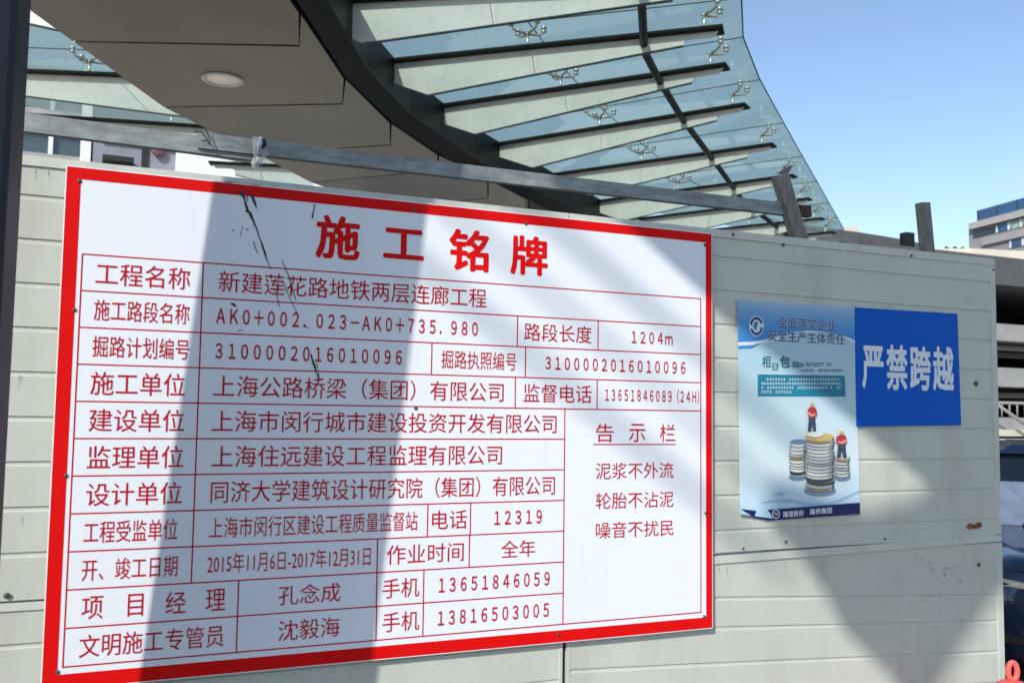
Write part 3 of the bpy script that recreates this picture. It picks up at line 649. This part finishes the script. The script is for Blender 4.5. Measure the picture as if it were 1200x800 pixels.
# dark curved girder between soffit and fins
G0 = [(357, 17), (406, 93), (461, 145), (539, 196), (637, 243)]
Gp = [onZ(x, y, ZS) for x, y in G0]
Gp = [ext(Gp[0], Gp[1], 2.2), ext(Gp[0], Gp[1], 1.0)]+Gp+[ext(Gp[-1], Gp[-2], 1.0), ext(Gp[-1], Gp[-2], 2.0)]
def offs(poly, d):
    out = []
    for i, p in enumerate(poly):
        t = (poly[min(i+1, len(poly)-1)]-poly[max(i-1, 0)]); n_ = Vector((t.y, -t.x, 0)).normalized(); out.append(p+n_*d)
    return out
Go = offs(Gp, 0.22)
for k in range(len(Gp)-1):
    a, b, c, d = Gp[k], Gp[k+1], Go[k+1], Go[k]
    lo = Vector((0, 0, .012)); 
    vs = [a+lo, b+lo, c+Vector((0, 0, .10)), d+Vector((0, 0, .10)), a+Vector((0, 0, .50)), b+Vector((0, 0, .50)), c+Vector((0, 0, .56)), d+Vector((0, 0, .56))]
    link('girder_segment', mesh(vs, [(0,1,2,3),(4,5,6,7),(0,1,5,4),(1,2,6,5),(2,3,7,6),(3,0,4,7)]), M_girder, canopy)
# fins on the right
finpx = [((433, 78), (848, 36)), ((500, 130), (853, 79)), ((575, 173), (876, 125)), ((646, 207), (908, 171)), ((690, 239), (932, 207)), ((760, 256.5), (950, 234)), ((830, 271), (965, 257)), ((895, 281), (978, 273)), ((950, 290), (990, 285))]
midpx = [618, 657, 703, 752, 795, 838, 878, 920, 965]
fins = []
for (a, b), mx in zip(finpx, midpx):
    A = onZ(*a, ZB); B = onZ(*b, ZB); t = (mx-a[0])/(b[0]-a[0]); Mi = onZ(mx, a[1]+(b[1]-a[1])*t, ZB); fins.append([A, B, Mi])
f0 = [fins[0][i]*2-fins[1][i] for i in range(3)]
f1 = [f0[i]*2-fins[0][i] for i in range(3)]
f1[0].x -= .05
fins = [f1, f0]+fins
edgepx = [(867, -60), (869, 0), (871, 50), (892, 97), (930, 165), (965, 226), (997, 283)]
E3 = [onZ(*q, ZG) for q in edgepx]
E3 = [ext(E3[1], E3[2], 3.0)]+E3[1:]+[ext(E3[-1], E3[-2], 1.5)]
def hit(P0, d, poly):
    best = None
    for a, b in zip(poly[:-1], poly[1:]):
        e_ = b-a; den = d.x*e_.y-d.y*e_.x
        if abs(den) < 1e-9: continue
        w = a-P0; t = (w.x*e_.y-w.y*e_.x)/den; s = (w.x*d.y-w.y*d.x)/den
        if -0.001 <= s <= 1.001 and t > 0 and (best is None or t < best): best = t
    return best
def beamprism(name, A, B, w, h, m, par, dz=0.0):
    A = Vector(A); B = Vector(B); d = (B-A); n_ = Vector((d.y, -d.x, 0)).normalized()*w/2
    return prism(name, [A-n_+Vector((0,0,dz)), A+n_+Vector((0,0,dz)), B+n_+Vector((0,0,dz)), B-n_+Vector((0,0,dz))], (0, 0, h), m, par)
def make_fin(A, B, d0, d1, par, cut=0.0):
    f = beamprism('fin', A, B, 0.24, 0.025, M_flange, par)
    d = (B-A).normalized(); n_ = Vector((d.y, -d.x, 0)).normalized()*0.008
    e1 = B-d*0.42; Ln = (B-A).length
    pts = [A, B-d*0.05, B-d*0.10-Vector((0,0,.06))]
    pts += [e1+d*.06-Vector((0, 0, .06)), e1+d*.02-Vector((0,0,.075)), e1-Vector((0, 0, d1)), A+d*cut-Vector((0, 0, d0-(d0-d1)*cut/Ln))]
    pts = [p-n_-Vector((0, 0, 0.001)) for p in pts]
    w = prism('web', pts, n_*2, M_web, f)
    lo = [A+d*cut-Vector((0, 0, d0-(d0-d1)*cut/Ln+.001)), e1-Vector((0, 0, d1+.001))]
    n4 = n_.normalized()*0.022
    b = prism('bottom_lip', [lo[0]-n4, lo[0]+n4, lo[1]+n4, lo[1]-n4], (0, 0, -.010), M_seal, f)
    return f
def make_spider(P, dirx, arms, par, h=ZG-ZB-0.04):
    """stainless fitting: stem, curved arms and round glass clamps"""
    s = lathe('spider_fitting', [(.034, .025), (.034, .037), (.021, .042), (.021, h*.60), (.028, h*.62), (.028, h*.70)], P, M_steel, par, 10)
    dx = dirx.normalized(); dy = Vector((-dx.y, dx.x, 0))
    for (u, v) in arms:
        t = dx*u+dy*v
        c0 = P+Vector((0, 0, h*.66)); pts = [c0, c0+t*.5+Vector((0, 0, .004)), c0+t*.85+Vector((0, 0, .018)), c0+t+Vector((0, 0, h*.34-.03))]
        tube('arm', pts, [.020, .017, .015, .015], M_steel, s, 6)
        lathe('clamp', [(.014, -.055), (.034, -.05), (.036, -.035), (.020, -.03), (.020, -.012), (.036, -.010), (.036, .012), (.03, .026)], P+t+Vector((0, 0, h)), M_steel, s, 10)
    return s
outer_t = []
for i, (A, B, Mi) in enumerate(fins):
    d = (B-A); A2 = A-d.normalized()*0.25
    make_fin(A2, B, 0.49, 0.12, canopy, 1.0)
    if i < 10:
        make_spider(Mi, d, [(.15, .14), (-.15, .14), (.15, -.14), (-.15, -.14)], canopy)
        Bo = B-d.normalized()*.20
        make_spider(Bo, d, [(.15, .14), (.15, -.14)], canopy)
# curved dark purlin through the webs
pp_ = [(752, 3), (755, 60), (770, 90), (800, 140), (845, 200), (870, 235), (930, 281), (955, 297)]
pl = [onZ(x, y, ZB-0.06) for x, y in pp_]; pl = [ext(pl[0], pl[1], 2.5), ext(pl[0], pl[1], 1)]+pl
tube('purlin', pl, 0.045, M_girder, canopy, 10)
# glass panes
def pane(quad, par):
    c = sum(quad, Vector())/4
    q_ = [p+(c-p).normalized()*0.014 for p in quad]
    o = prism('glass_pane', q_, (0, 0, 0.016), M_glass, par)
    return o
rows = []
for (A, B, Mi) in fins:
    d = (B-A).normalized(); up_ = Vector((0, 0, ZG-ZB)); t = hit(A, d, E3); 
    if t is None: t = (B-A).length+1.0
    q_ = [A-d*0.55+up_, Mi+up_, A+d*t+up_]
    rows.append(q_)
for k in range(len(rows)-1):
    for j in range(2):
        a, b, c, d = rows[k][j], rows[k][j+1], rows[k+1][j+1], rows[k+1][j]
        for v in (a, b, c, d): v.z = ZG
        pane([a, b, c, d], canopy)
for k, r in enumerate(rows):
    tube('sealant_joint', [r[0], r[1], r[2]], .008, M_seal, canopy, 4)
tube('sealant_joint', [r[1] for r in rows], .008, M_seal, canopy, 4)
tube('glass_edge', [r[2] for r in rows], .009, M_seal, canopy, 4)
# fins on the left side of the soffit
lf = []
for (a, b) in [((33, 87), (136, 91)), ((60, 139), (228, 150)), ((240, 192), (322, 196)), ((330, 219), (395, 222))]:
    lf.append((onZ(*b, ZB), onZ(*a, ZB)))
lf = [(onZ(88, 50, ZB-.46)+Vector((0, 0, .46)), onZ(20, 41, ZB-.46)+Vector((0, 0, .46)))]+lf
lrows = []
for i, (A, B) in enumerate(lf):
    d = (B-A).normalized(); A2 = A-d*.9; B2 = A+d*(2.6 if i < 3 else 1.05)
    make_fin(A2, B2, .46, .16, canopy)
    lrows.append([A-d*.5+Vector((0, 0, ZG-ZB)), A+d*(0.32)+Vector((0, 0, ZG-ZB)), B2+d*.5+Vector((0, 0, ZG-ZB))])
    make_spider(A+d*.32, d, [(.15, .14), (-.15, .14), (.15, -.14), (-.15, -.14)], canopy)
for k in range(len(lrows)-1):
    for j in range(2): pane([lrows[k][j], lrows[k][j+1], lrows[k+1][j+1], lrows[k+1][j]], canopy)
for r in lrows: tube('sealant_joint', r, .008, M_seal, canopy, 4)
tube('sealant_joint', [r[1] for r in lrows], .008, M_seal, canopy, 4)
# recessed downlight
p = onZ(261, 93, ZS)
dl = lathe('downlight', [(.22, -.001), (.22, -.012), (.175, -.014), (.165, 0.002)], p, M_light, canopy, 28)
lathe('lamp_lens', [(.163, -.003), (.163, -.005)], p, M_lens, dl, 24)
# supporting columns
for q in ((7.3, 15.6), (-3.6, 4.6), (13.0, 20.5)):
    tube('support_column', [(q[0], q[1], 0), (q[0], q[1], ZS+.04)], .2, M_greyclad, canopy, 16)

# ================================================================ BACKGROUND, LEFT: OFFICES AND SHOP
def facade_box(name, x0, y0, x1, y1, Y, depth, m, parent, proud=0.0):
    """rectangle in the wall plane y=Y measured at its upper left and lower right corner"""
    a = onY(x0, y0, Y); b = onY(x1, y1, Y)
    return box(name, (a.x, Y-proud, b.z), (b.x, Y-proud+depth, a.z), m, parent)
YB = 30.0
off = empty('office_building', onY(60, 190, YB+3)*1.0, 'pale office building with white window mullions far left beyond the fence', 'building'); off.location.z = 0
a = onY(-140, 60, YB); b = onY(112, 60, YB)
zT = onY(60, 100, YB).z; 
box('facade_wall', (a.x, YB+.3, 0), (b.x, YB+9, zT+.6), M_lilac, off)
def zat(y, x=70): return onY(x, y, YB).z
for (zt, zb) in ((zat(108), zat(130)), (zat(153), zat(182)), (zat(205), zat(235))):
    x = a.x
    while x < b.x-0.5:
        w = 1.05
        f = box('window', (x, YB+.05, zb), (x+.12, YB+.3, zt), M_wallw, off)
        box('pane', (x+.125, YB+.2, zb), (x+w-.005, YB+.29, zt), M_winglass, f)
        x += w
    box('sill_band', (a.x, YB-.05, zb-.22), (b.x, YB+.3, zb-.01), M_conc, off)
    box('head_band', (a.x, YB-.05, zt+.01), (b.x, YB+.3, zt+.30), M_conc, off)
box('corner_pier', (b.x-.28, YB-.1, 0), (b.x, YB+.04, zT+.6), M_wallw, off)
shop = empty('shop_building', onY(160, 190, YB-1), 'lilac grey clad shop building with small red lettering under the canopy', 'building'); shop.location.z = 0
facade_box('cladding_wall', 112, 112, 208, 420, YB-1, 8, M_lilac, shop)
facade_box('dark_awning', 120, 186, 156, 196, YB-1, .5, M_dark, shop, .55)
facade_box('wall_joint', 167, 158, 168.5, 300, YB-1, .05, M_dark, shop, .06)
facade_box('fascia_board', 112, 160, 208, 166, YB-1, .2, M_greyclad, shop, .25)
logo = lathe('shop_emblem', [(.17, 0), (.17, -.08), (.14, -.09)], onY(185, 177, YB-1.1), mat('dull_red_emblem', (.16, .05, .07), .6), shop, 16, 'y')
for k, x in enumerate((193, 200, 206, 213, 220)):
    facade_box('sign_letter', x, 171+k*.5, x+4.5, 177+k*.5, YB-1, .08, M_shopred, shop, .12+.01*k)
wh = empty('white_annex', onY(255, 200, YB-1.5), 'bright white rendered annex wall seen below the canopy soffit', 'building'); wh.location.z = 0
facade_box('rendered_wall', 208, 166, 420, 420, YB-1.5, 6, M_wallw, wh)
facade_box('window', 262, 214, 300, 240, YB-1.5, .3, M_winglass, wh, .05)
facade_box('coping', 207, 163, 421, 167, YB-1.5, 6.2, M_greyclad, wh, .1)

# ================================================================ BACKGROUND, RIGHT: ELEVATED ROAD, CAR PARK, OFFICE BLOCK
# elevated road
ZV = 9.6
def bandwall(name, pxs, Z, z_lo, thick, m, parent):
    pts = [onZ(x, y, Z) for x, y in pxs]; vs = []; fs = []
    for p in pts: 
        b = Vector((p.x, p.y, 0)).normalized()*thick
        vs += [Vector((p.x, p.y, Z)), Vector((p.x, p.y, z_lo)), Vector((p.x+b.x, p.y+b.y, z_lo)), Vector((p.x+b.x, p.y+b.y, Z))]
    for i in range(len(pts)-1):
        for k in range(4): fs.append((i*4+k, i*4+(k+1) % 4, (i+1)*4+(k+1) % 4, (i+1)*4+k))
    fs += [(0, 1, 2, 3), tuple(range(len(vs)-4, len(vs)))]
    return link(name, mesh(vs, fs), m, parent)
M_oldc = mat('stained_dark_concrete', (0.10, 0.105, 0.11), 0.85, var=0.2, scale=.6)
via = empty('elevated_road', onZ(1100, 291, ZV)*1.0, 'elevated road with grey railing and cream parapet behind the fence top', 'elevated road'); via.location.z = 0
bandwall('railing_panel', [(940, 263), (1006, 272), (1050, 279), (1095, 288)], ZV+.15, ZV-.55, .3, M_oldc, via)
bandwall('cream_parapet', [(1096, 291), (1140, 291), (1200, 294), (1290, 300)], ZV-.0, ZV-.42, .5, M_cream, via)
bandwall('deck_edge', [(900, 268), (1006, 281), (1096, 300), (1140, 303), (1200, 306), (1290, 312)], ZV-.43, ZV-1.6, 9, M_oldc, via)
bandwall('railing_panel', [(986, 265), (1007, 266)], ZV+.6, ZV-.4, 2.0, M_cream, via)
p = onZ(1063, 276, ZV); box('junction_box', (p.x-.25, p.y-.2, ZV-.75), (p.x+.25, p.y+.2, ZV+.12), M_girder, via, .05)
for q in ((1020, 281), (1125, 303), (1230, 309)):
    p = onZ(*q, ZV-1.2); dd_ = Vector((p.x, p.y, 0)).normalized()*3; lathe('pier', [(.8, 0), (.8, ZV-2.2), (1.6, ZV-1.61)], (p.x+dd_.x, p.y+dd_.y, 0), M_conc, via, 12)
for x, lab in ((1114, 'left of two tiny street lamps above the elevated road'), (1124, 'right of two tiny street lamps above the elevated road')):
    base = onZ(x, 292, ZV)*1.0; base = base+Vector((base.x, base.y, 0)).normalized()*4; base.z = ZV-.6
    lm = empty('street_lamp', base, lab, 'street lamp', 'street lamps on the elevated road')
    tube('pole', [base, base+Vector((0, 0, 1.25))], .05, M_greyclad, lm, 6)
    tube('lamp_head', [base+Vector((-.35, 0, 1.32)), base+Vector((0, 0, 1.22)), base+Vector((.3, 0, 1.34))], .07, M_girder, lm, 6)

# distant office block
ZT = 21.0
pA = onZ(1135, 263, ZT); pB = onZ(1200, 246, ZT); ax_ = (pB-pA).normalized(); N_ = Vector((ax_.y, -ax_.x, 0))
if N_.dot(pA) > 0: N_ = -N_
blk = empty('office_block', (pA.x, pA.y, 0), 'distant grey office block with dark blue glass penthouse at the right edge', 'building')
def fb(name, x0, yT0, yB0, x1, yT1, yB1, m, parent, depth=.4, proud=0.0):
    P0 = pA+N_*proud
    q_ = [onPl(x0, yT0, P0, N_), onPl(x1, yT1, P0, N_), onPl(x1, yB1, P0, N_), onPl(x0, yB0, P0, N_)]
    zt = (q_[0].z+q_[1].z)/2; zb = (q_[2].z+q_[3].z)/2
    for k, z in zip(range(4), (zt, zt, zb, zb)): q_[k].z = z
    return prism(name, q_, -N_*depth, m, parent)
q0 = Vector((pA.x, pA.y, 0)); q1 = q0+ax_*60; back_ = -N_*25
prism('main_wall', [q0, q1, q1+back_, q0+back_], (0, 0, ZT), M_greyclad, blk)
fb('parapet_band', 1135, 262, 269, 1240, 234, 243, mat('band_concrete', (.42, .40, .39), .8), blk, 1.0, .5)
ph0 = onPl(1145, 262, pA-N_*2, N_); phz = onPl(1145, 247, pA-N_*2, N_).z
q0 = Vector((ph0.x, ph0.y, ZT+.01)); q1 = q0+ax_*52
prism('penthouse', [q0, q1, q1-N_*16, q0-N_*16], (0, 0, phz-ZT), M_blueglass, blk)
for k in range(14):
    w0 = q0+ax_*(k*2.6+.1)+N_*.06; prism('penthouse_mullion', [w0, w0+ax_*.12, w0+ax_*.12-N_*.05, w0-N_*.05], (0, 0, phz-ZT), M_fasc, blk)
M_fin = mat('green_white_blinds', (.30, .42, .40), .5, var=.6, scale=1.6)
for (x0, yt, yb_, n) in ((1168, 264, 273, 12), (1184, 282, 291, 10)):
    zt = onPl(x0, yt, pA, N_).z; zb = onPl(x0, yb_, pA, N_).z; st = onPl(x0, yt, pA, N_); st.z = 0
    for k in range(n):
        a_ = st+ax_*(k*1.5)+N_*.12
        f = prism('window', [a_+Vector((0, 0, zb)), a_+ax_*.18+Vector((0, 0, zb)), a_+ax_*.18+Vector((0, 0, zt)), a_+Vector((0, 0, zt))], -N_*.11, M_wallw, blk)
        prism('pane', [a_+ax_*.2+Vector((0, 0, zb))-N_*.04, a_+ax_*1.48+Vector((0, 0, zb))-N_*.04, a_+ax_*1.48+Vector((0, 0, zt))-N_*.04, a_+ax_*.2+Vector((0, 0, zt))-N_*.04], -N_*.06, M_fin if k % 3 else M_blueglass, f)
fb('concrete_band', 1150, 277, 284, 1240, 262, 272, mat('band_concrete_low', (.36, .35, .35), .8), blk, .6, .3)
fb('dark_recess', 1140, 272, 278, 1166, 266, 274, M_fasc, blk, .2, .08)

# open-sided car park
YP = 14.0
park = empty('car_park', onY(1200, 500, YP+3), 'open-sided concrete car park with dark decks beyond the right end of fence', 'building'); park.location.z = 0
xa = onY(1020, 400, YP).x; xb = xa+30
def zp(y): return onY(1185, y, YP).z
box('roof_fascia', (xa, YP-.3, zp(338)), (xb, YP+14, zp(306)), M_oldc, park)
box('roof_gutter', (onY(1185, 318, YP).x, YP-.45, zp(320)), (xb, YP-.31, zp(314)), M_cream, park)
for (yt, yb_) in ((380, 399), (431, 452), (489, 509)):
    box('deck_slab', (xa, YP, zp(yb_)), (xb, YP+14, zp(yt)), M_conc, park)
    box('edge_beam', (xa, YP-.16, zp(yb_)-.03), (xb, YP-.005, zp(yb_-6)), M_cream if yt > 480 else M_conc, park)
box('end_wall', (xa, YP+.3, 0), (xa+.3, YP+13.5, zp(339)), M_conc, park)
box('back_wall', (xa+.31, YP+13, 0), (xb, YP+13.5, zp(339)), M_dark, park)  # near-black wall colour deepens the shade behind the decks
box('ground_slab', (xa, YP-.3, -.015), (xb, YP+14, .05), M_conc, park)
for k in range(5):
    x = xa+2.0+k*5.6; x += 4 if k > 0 else 0; box('deck_column', (x, YP+.4, .051), (x+.45, YP+.85, zp(339)-.001), M_conc, park)
for k in range(4):
    z = zp(509)-.10-.13*k; tube('guard_rail', [(xa, YP-.2, z), (xb, YP-.2, z)], .022, M_greyclad, park, 6)
tube('stair_rail', [onY(1160, 468, YP-.4), onY(1235, 520, YP-.4)], .035, M_greyclad, park, 6)

for k, y in enumerate((404, 412, 461, 470)):
    z = zp(y); tube('service_pipe', [(xa, YP+.6+.2*k, z), (xb, YP+.6+.2*k, z)], .07, M_oldc if k % 2 else M_greyclad, park, 8)
for k in range(8):
    x = onY(1172+k*9, 400, YP+.05).x; tube('baluster', [(x, YP+.05, zp(488)), (x, YP+.05, zp(472))], .018, M_greyclad, park, 5)
tube('handrail', [(xa, YP+.05, zp(472)), (xb, YP+.05, zp(472))], .03, M_greyclad, park, 6)
# flower planter by the car park
YF = 11.0
pa = onY(1160, 531, YF); 
pln = empty('flower_planter', (pa.x+1.2, YF+.2, 0), 'raised concrete planter of red and purple flowers beyond the parked car', 'planter')
box('planter_box', (pa.x, YF, 0), (pa.x+3.4, YF+.5, pa.z+.02), M_conc, pln)
rnd = random.Random(8)
def clump(name, m, n, r, z0, z1):
    vs = []; fs = []
    for k in range(n):
        c = Vector((pa.x+rnd.uniform(.02, 3.35), YF+rnd.uniform(.02, .48), rnd.uniform(z0, z1)))
        u = Vector((rnd.gauss(0, 1), rnd.gauss(0, 1), rnd.gauss(0, 1))).normalized(); v = u.orthogonal().normalized(); b = len(vs)
        vs.extend([c, c+u*r+v*r*.5, c+u*r*2, c+u*r-v*r*.5]); fs.append((b, b+1, b+2, b+3))
    o = link(name, mesh(vs, fs), m, pln); o['kind'] = 'stuff'
clump('leaves', M_leaf, 900, .035, pa.z, pa.z+.09); clump('red_flowers', M_flr, 350, .03, pa.z+.03, pa.z+.13); clump('purple_flowers', M_flp, 160, .03, pa.z+.03, pa.z+.12)

# ================================================================ PARKED CAR
def make_car():
    D = 5.75                                         # distance along the view
    p = ray(1128, 600)
    fwd = -Vector((p.x, p.y, 0)).normalized()        # nose towards the photographer
    side = Vector((-fwd.y, fwd.x, 0)); lefts = EYE+p*(D+.45)
    org = Vector((lefts.x, lefts.y, 0))+side*0.88
    W = lambda u, v, z: org+side*u+fwd*v+Vector((0, 0, z))     # u across, v towards the nose
    car = empty('parked_car', org, 'dark navy blue car parked nose-on, half hidden by the right fence end', 'car')
    # body: stations along v with half width, bonnet height, sill height
    st = [(.62, .60, .68, .30), (.52, .80, .76, .20), (.30, .87, .79, .19), (-.2, .89, .80, .20), (-.75, .90, .86, .20), (-1.6, .90, .90, .2), (-2.8, .90, .93, .2), (-3.4, .88, .95, .22), (-3.75, .74, .86, .32)]
    vs = []; fs = []; n = 10
    for (v, hw, zt, zl) in st:
        ring = [(-hw*.86, zl), (-hw, zl+.14), (-hw, (zl+zt)/2+.05), (-hw*.95, zt-.09), (-hw*.74, zt-.01), (hw*.74, zt-.01), (hw*.95, zt-.09), (hw, (zl+zt)/2+.05), (hw, zl+.14), (hw*.86, zl)]
        vs += [W(u, v, z) for u, z in ring]
    for i in range(len(st)-1):
        for k in range(n): fs.append((i*n+k, i*n+(k+1) % n, (i+1)*n+(k+1) % n, (i+1)*n+k))
    fs += [tuple(range(n)), tuple(range(len(vs)-n, len(vs)))]
    o = link('body', mesh(vs, fs, True), M_carpaint, car)
    # cabin
    cb = [(-.72, .76, .85, .87), (-1.45, .62, 1.36, .87), (-2.1, .62, 1.42, .88), (-2.9, .60, 1.38, .90), (-3.5, .72, .93, .92)]
    lowv = [(-.70, .80), (-3.5, .80)]
    def Q(name, pts, m, th=.012):
        c = [W(*p_) for p_ in pts]; nn = (c[1]-c[0]).cross(c[2]-c[0]).normalized(); return prism(name, c, nn*th, m, car)
    Q('windscreen', [(-.74, -.74, .83), (.74, -.74, .83), (.60, -1.42, 1.32), (-.60, -1.42, 1.32)], M_carglass)
    Q('screen_reflection', [(-.70, -.735, .852), (.70, -.735, .852), (.63, -1.12, 1.135), (-.63, -1.12, 1.135)], M_sheet, -.004)  # sheet imitating the bright reflection low in the glass
    Q('wiper', [(-.5, -.70, .842), (.55, -.70, .842), (.55, -.72, .862), (-.5, -.72, .862)], mat('maroon_trim', (.22, .04, .07), .5))
    Q('rear_window', [(-.58, -2.95, 1.33), (.58, -2.95, 1.33), (.70, -3.45, .95), (-.70, -3.45, .95)], M_carglass)
    for s in (-1, 1):
        Q('side_window', [(s*.79, -.9, .88), (s*.79, -3.3, .92), (s*.615, -2.9, 1.34), (s*.615, -1.5, 1.34)], M_carglass)
        tube('pillar', [W(s*.76, -.72, .84), W(s*.615, -1.44, 1.345)], .028, M_carpaint, car)
        tube('pillar', [W(s*.79, -2.1, .88), W(s*.615, -2.1, 1.36)], .025, M_carpaint, car)
        tube('pillar', [W(s*.76, -3.45, .92), W(s*.6, -2.92, 1.36)], .03, M_carpaint, car)
    me = mesh([W(u, v, z) for (u, v, z) in ((-.63,-1.38,1.335),(.63,-1.38,1.335),(.64,-2.1,1.365),(.62,-2.98,1.325),(-.62,-2.98,1.325),(-.64,-2.1,1.365),(-.52,-1.5,1.40),(.52,-1.5,1.40),(.54,-2.1,1.43),(.5,-2.85,1.39),(-.5,-2.85,1.39),(-.54,-2.1,1.43))],
              [(0,1,7,6),(1,2,8,7),(2,3,9,8),(3,4,10,9),(4,5,11,10),(5,0,6,11),(6,7,8,11),(11,8,9,10),(0,1,2,5),(5,2,3,4)], False)
    link('roof', me, mat('bright_blue_roof', (.015, .04, .11), .2, metal=.3, coat=.8), car)
    # front
    Q('grille', [(-.42, .605, .40), (.42, .605, .40), (.46, .59, .60), (-.46, .59, .60)], M_dark, .02)
    for k in range(4): Q('grille_bar', [(-.40, .63, .43+.045*k), (.40, .63, .43+.045*k), (.40, .63, .44+.045*k), (-.40, .63, .44+.045*k)], M_steel, .006)
    for s in (-1, 1):
        Q('headlight', [(s*.50, .612, .575), (s*.80, .515, .585), (s*.875, .36, .66), (s*.80, .515, .665), (s*.52, .615, .635)], M_lamp, .018 if s > 0 else -.018)
        Q('headlight_surround', [(s*.47, .60, .56), (s*.87, .40, .56), (s*.86, .40, .72), (s*.48, .59, .72)], M_dark, .010 if s > 0 else -.010)
        Q('fog_lamp', [(s*.55, .60, .30), (s*.72, .55, .30), (s*.72, .55, .36), (s*.55, .60, .36)], M_dark, .012 if s > 0 else -.012)
        m_ = lathe('wing_mirror', [(.02, -.07), (.09, -.05), (.10, .03), (.05, .07)], W(s*1.0, -.95, .95), M_carpaint, car, 10, 'x')
    for v in (-.15, -2.85):
        for s in (-1, 1):
            c = W(s*.80, v, .31); prof = [(.20, -.1), (.30, -.11), (.315, -.08), (.315, .08), (.30, .11), (.20, .1)]
            vs = []; fs = []; n = 24
            for (r, h) in prof:
                for k in range(n):
                    a = 2*math.pi*k/n; vs.append(c+side*h+fwd*(r*math.cos(a))+Vector((0, 0, r*math.sin(a))))
            for i in range(len(prof)-1):
                for k in range(n): fs.append((i*n+k, i*n+(k+1) % n, (i+1)*n+(k+1) % n, (i+1)*n+k))
            fs += [tuple(range(n)), tuple(range(len(vs)-n, len(vs)))]
            w_ = link('wheel', mesh(vs, fs), M_rubber, car)
            vs = [c+side*(s*.112)+fwd*(.19*math.cos(a*math.pi/8))+Vector((0, 0, .19*math.sin(a*math.pi/8))) for a in range(16)]
            prism('rim', vs, side*s*.006, M_steel, w_)
make_car()

# ================================================================ RED MARKER CONE AT THE FENCE END
p = onY(1187, 797, 2.85)
cone = empty('traffic_cone', (p.x, p.y, 0), 'faded red plastic cone with a loop handle at the bottom right', 'traffic cone')
zt = p.z
box('cone_base', (p.x-.17, p.y-.17, 0), (p.x+.17, p.y+.17, .03), M_cone, cone, .01)
lathe('cone_body', [(.125, .031), (.118, .06), (.082, zt-.10), (.070, zt-.03), (.062, zt-.015), (.045, zt-.004), (.020, zt)], (p.x, p.y, 0), M_cone, cone, 24)
lathe('reflective_band', [(.108, .14), (.0945, .24)], (p.x, p.y, 0), M_white, cone, 24)
ring = []
for k in range(17):
    a = -math.pi/2+2*math.pi*k/16; ring.append(tuple(Vector((p.x, p.y, zt+.038+.036*math.sin(a)))+rt0*.019*math.cos(a)))
tube('loop_handle', ring, .0120, M_cone, cone, 8)
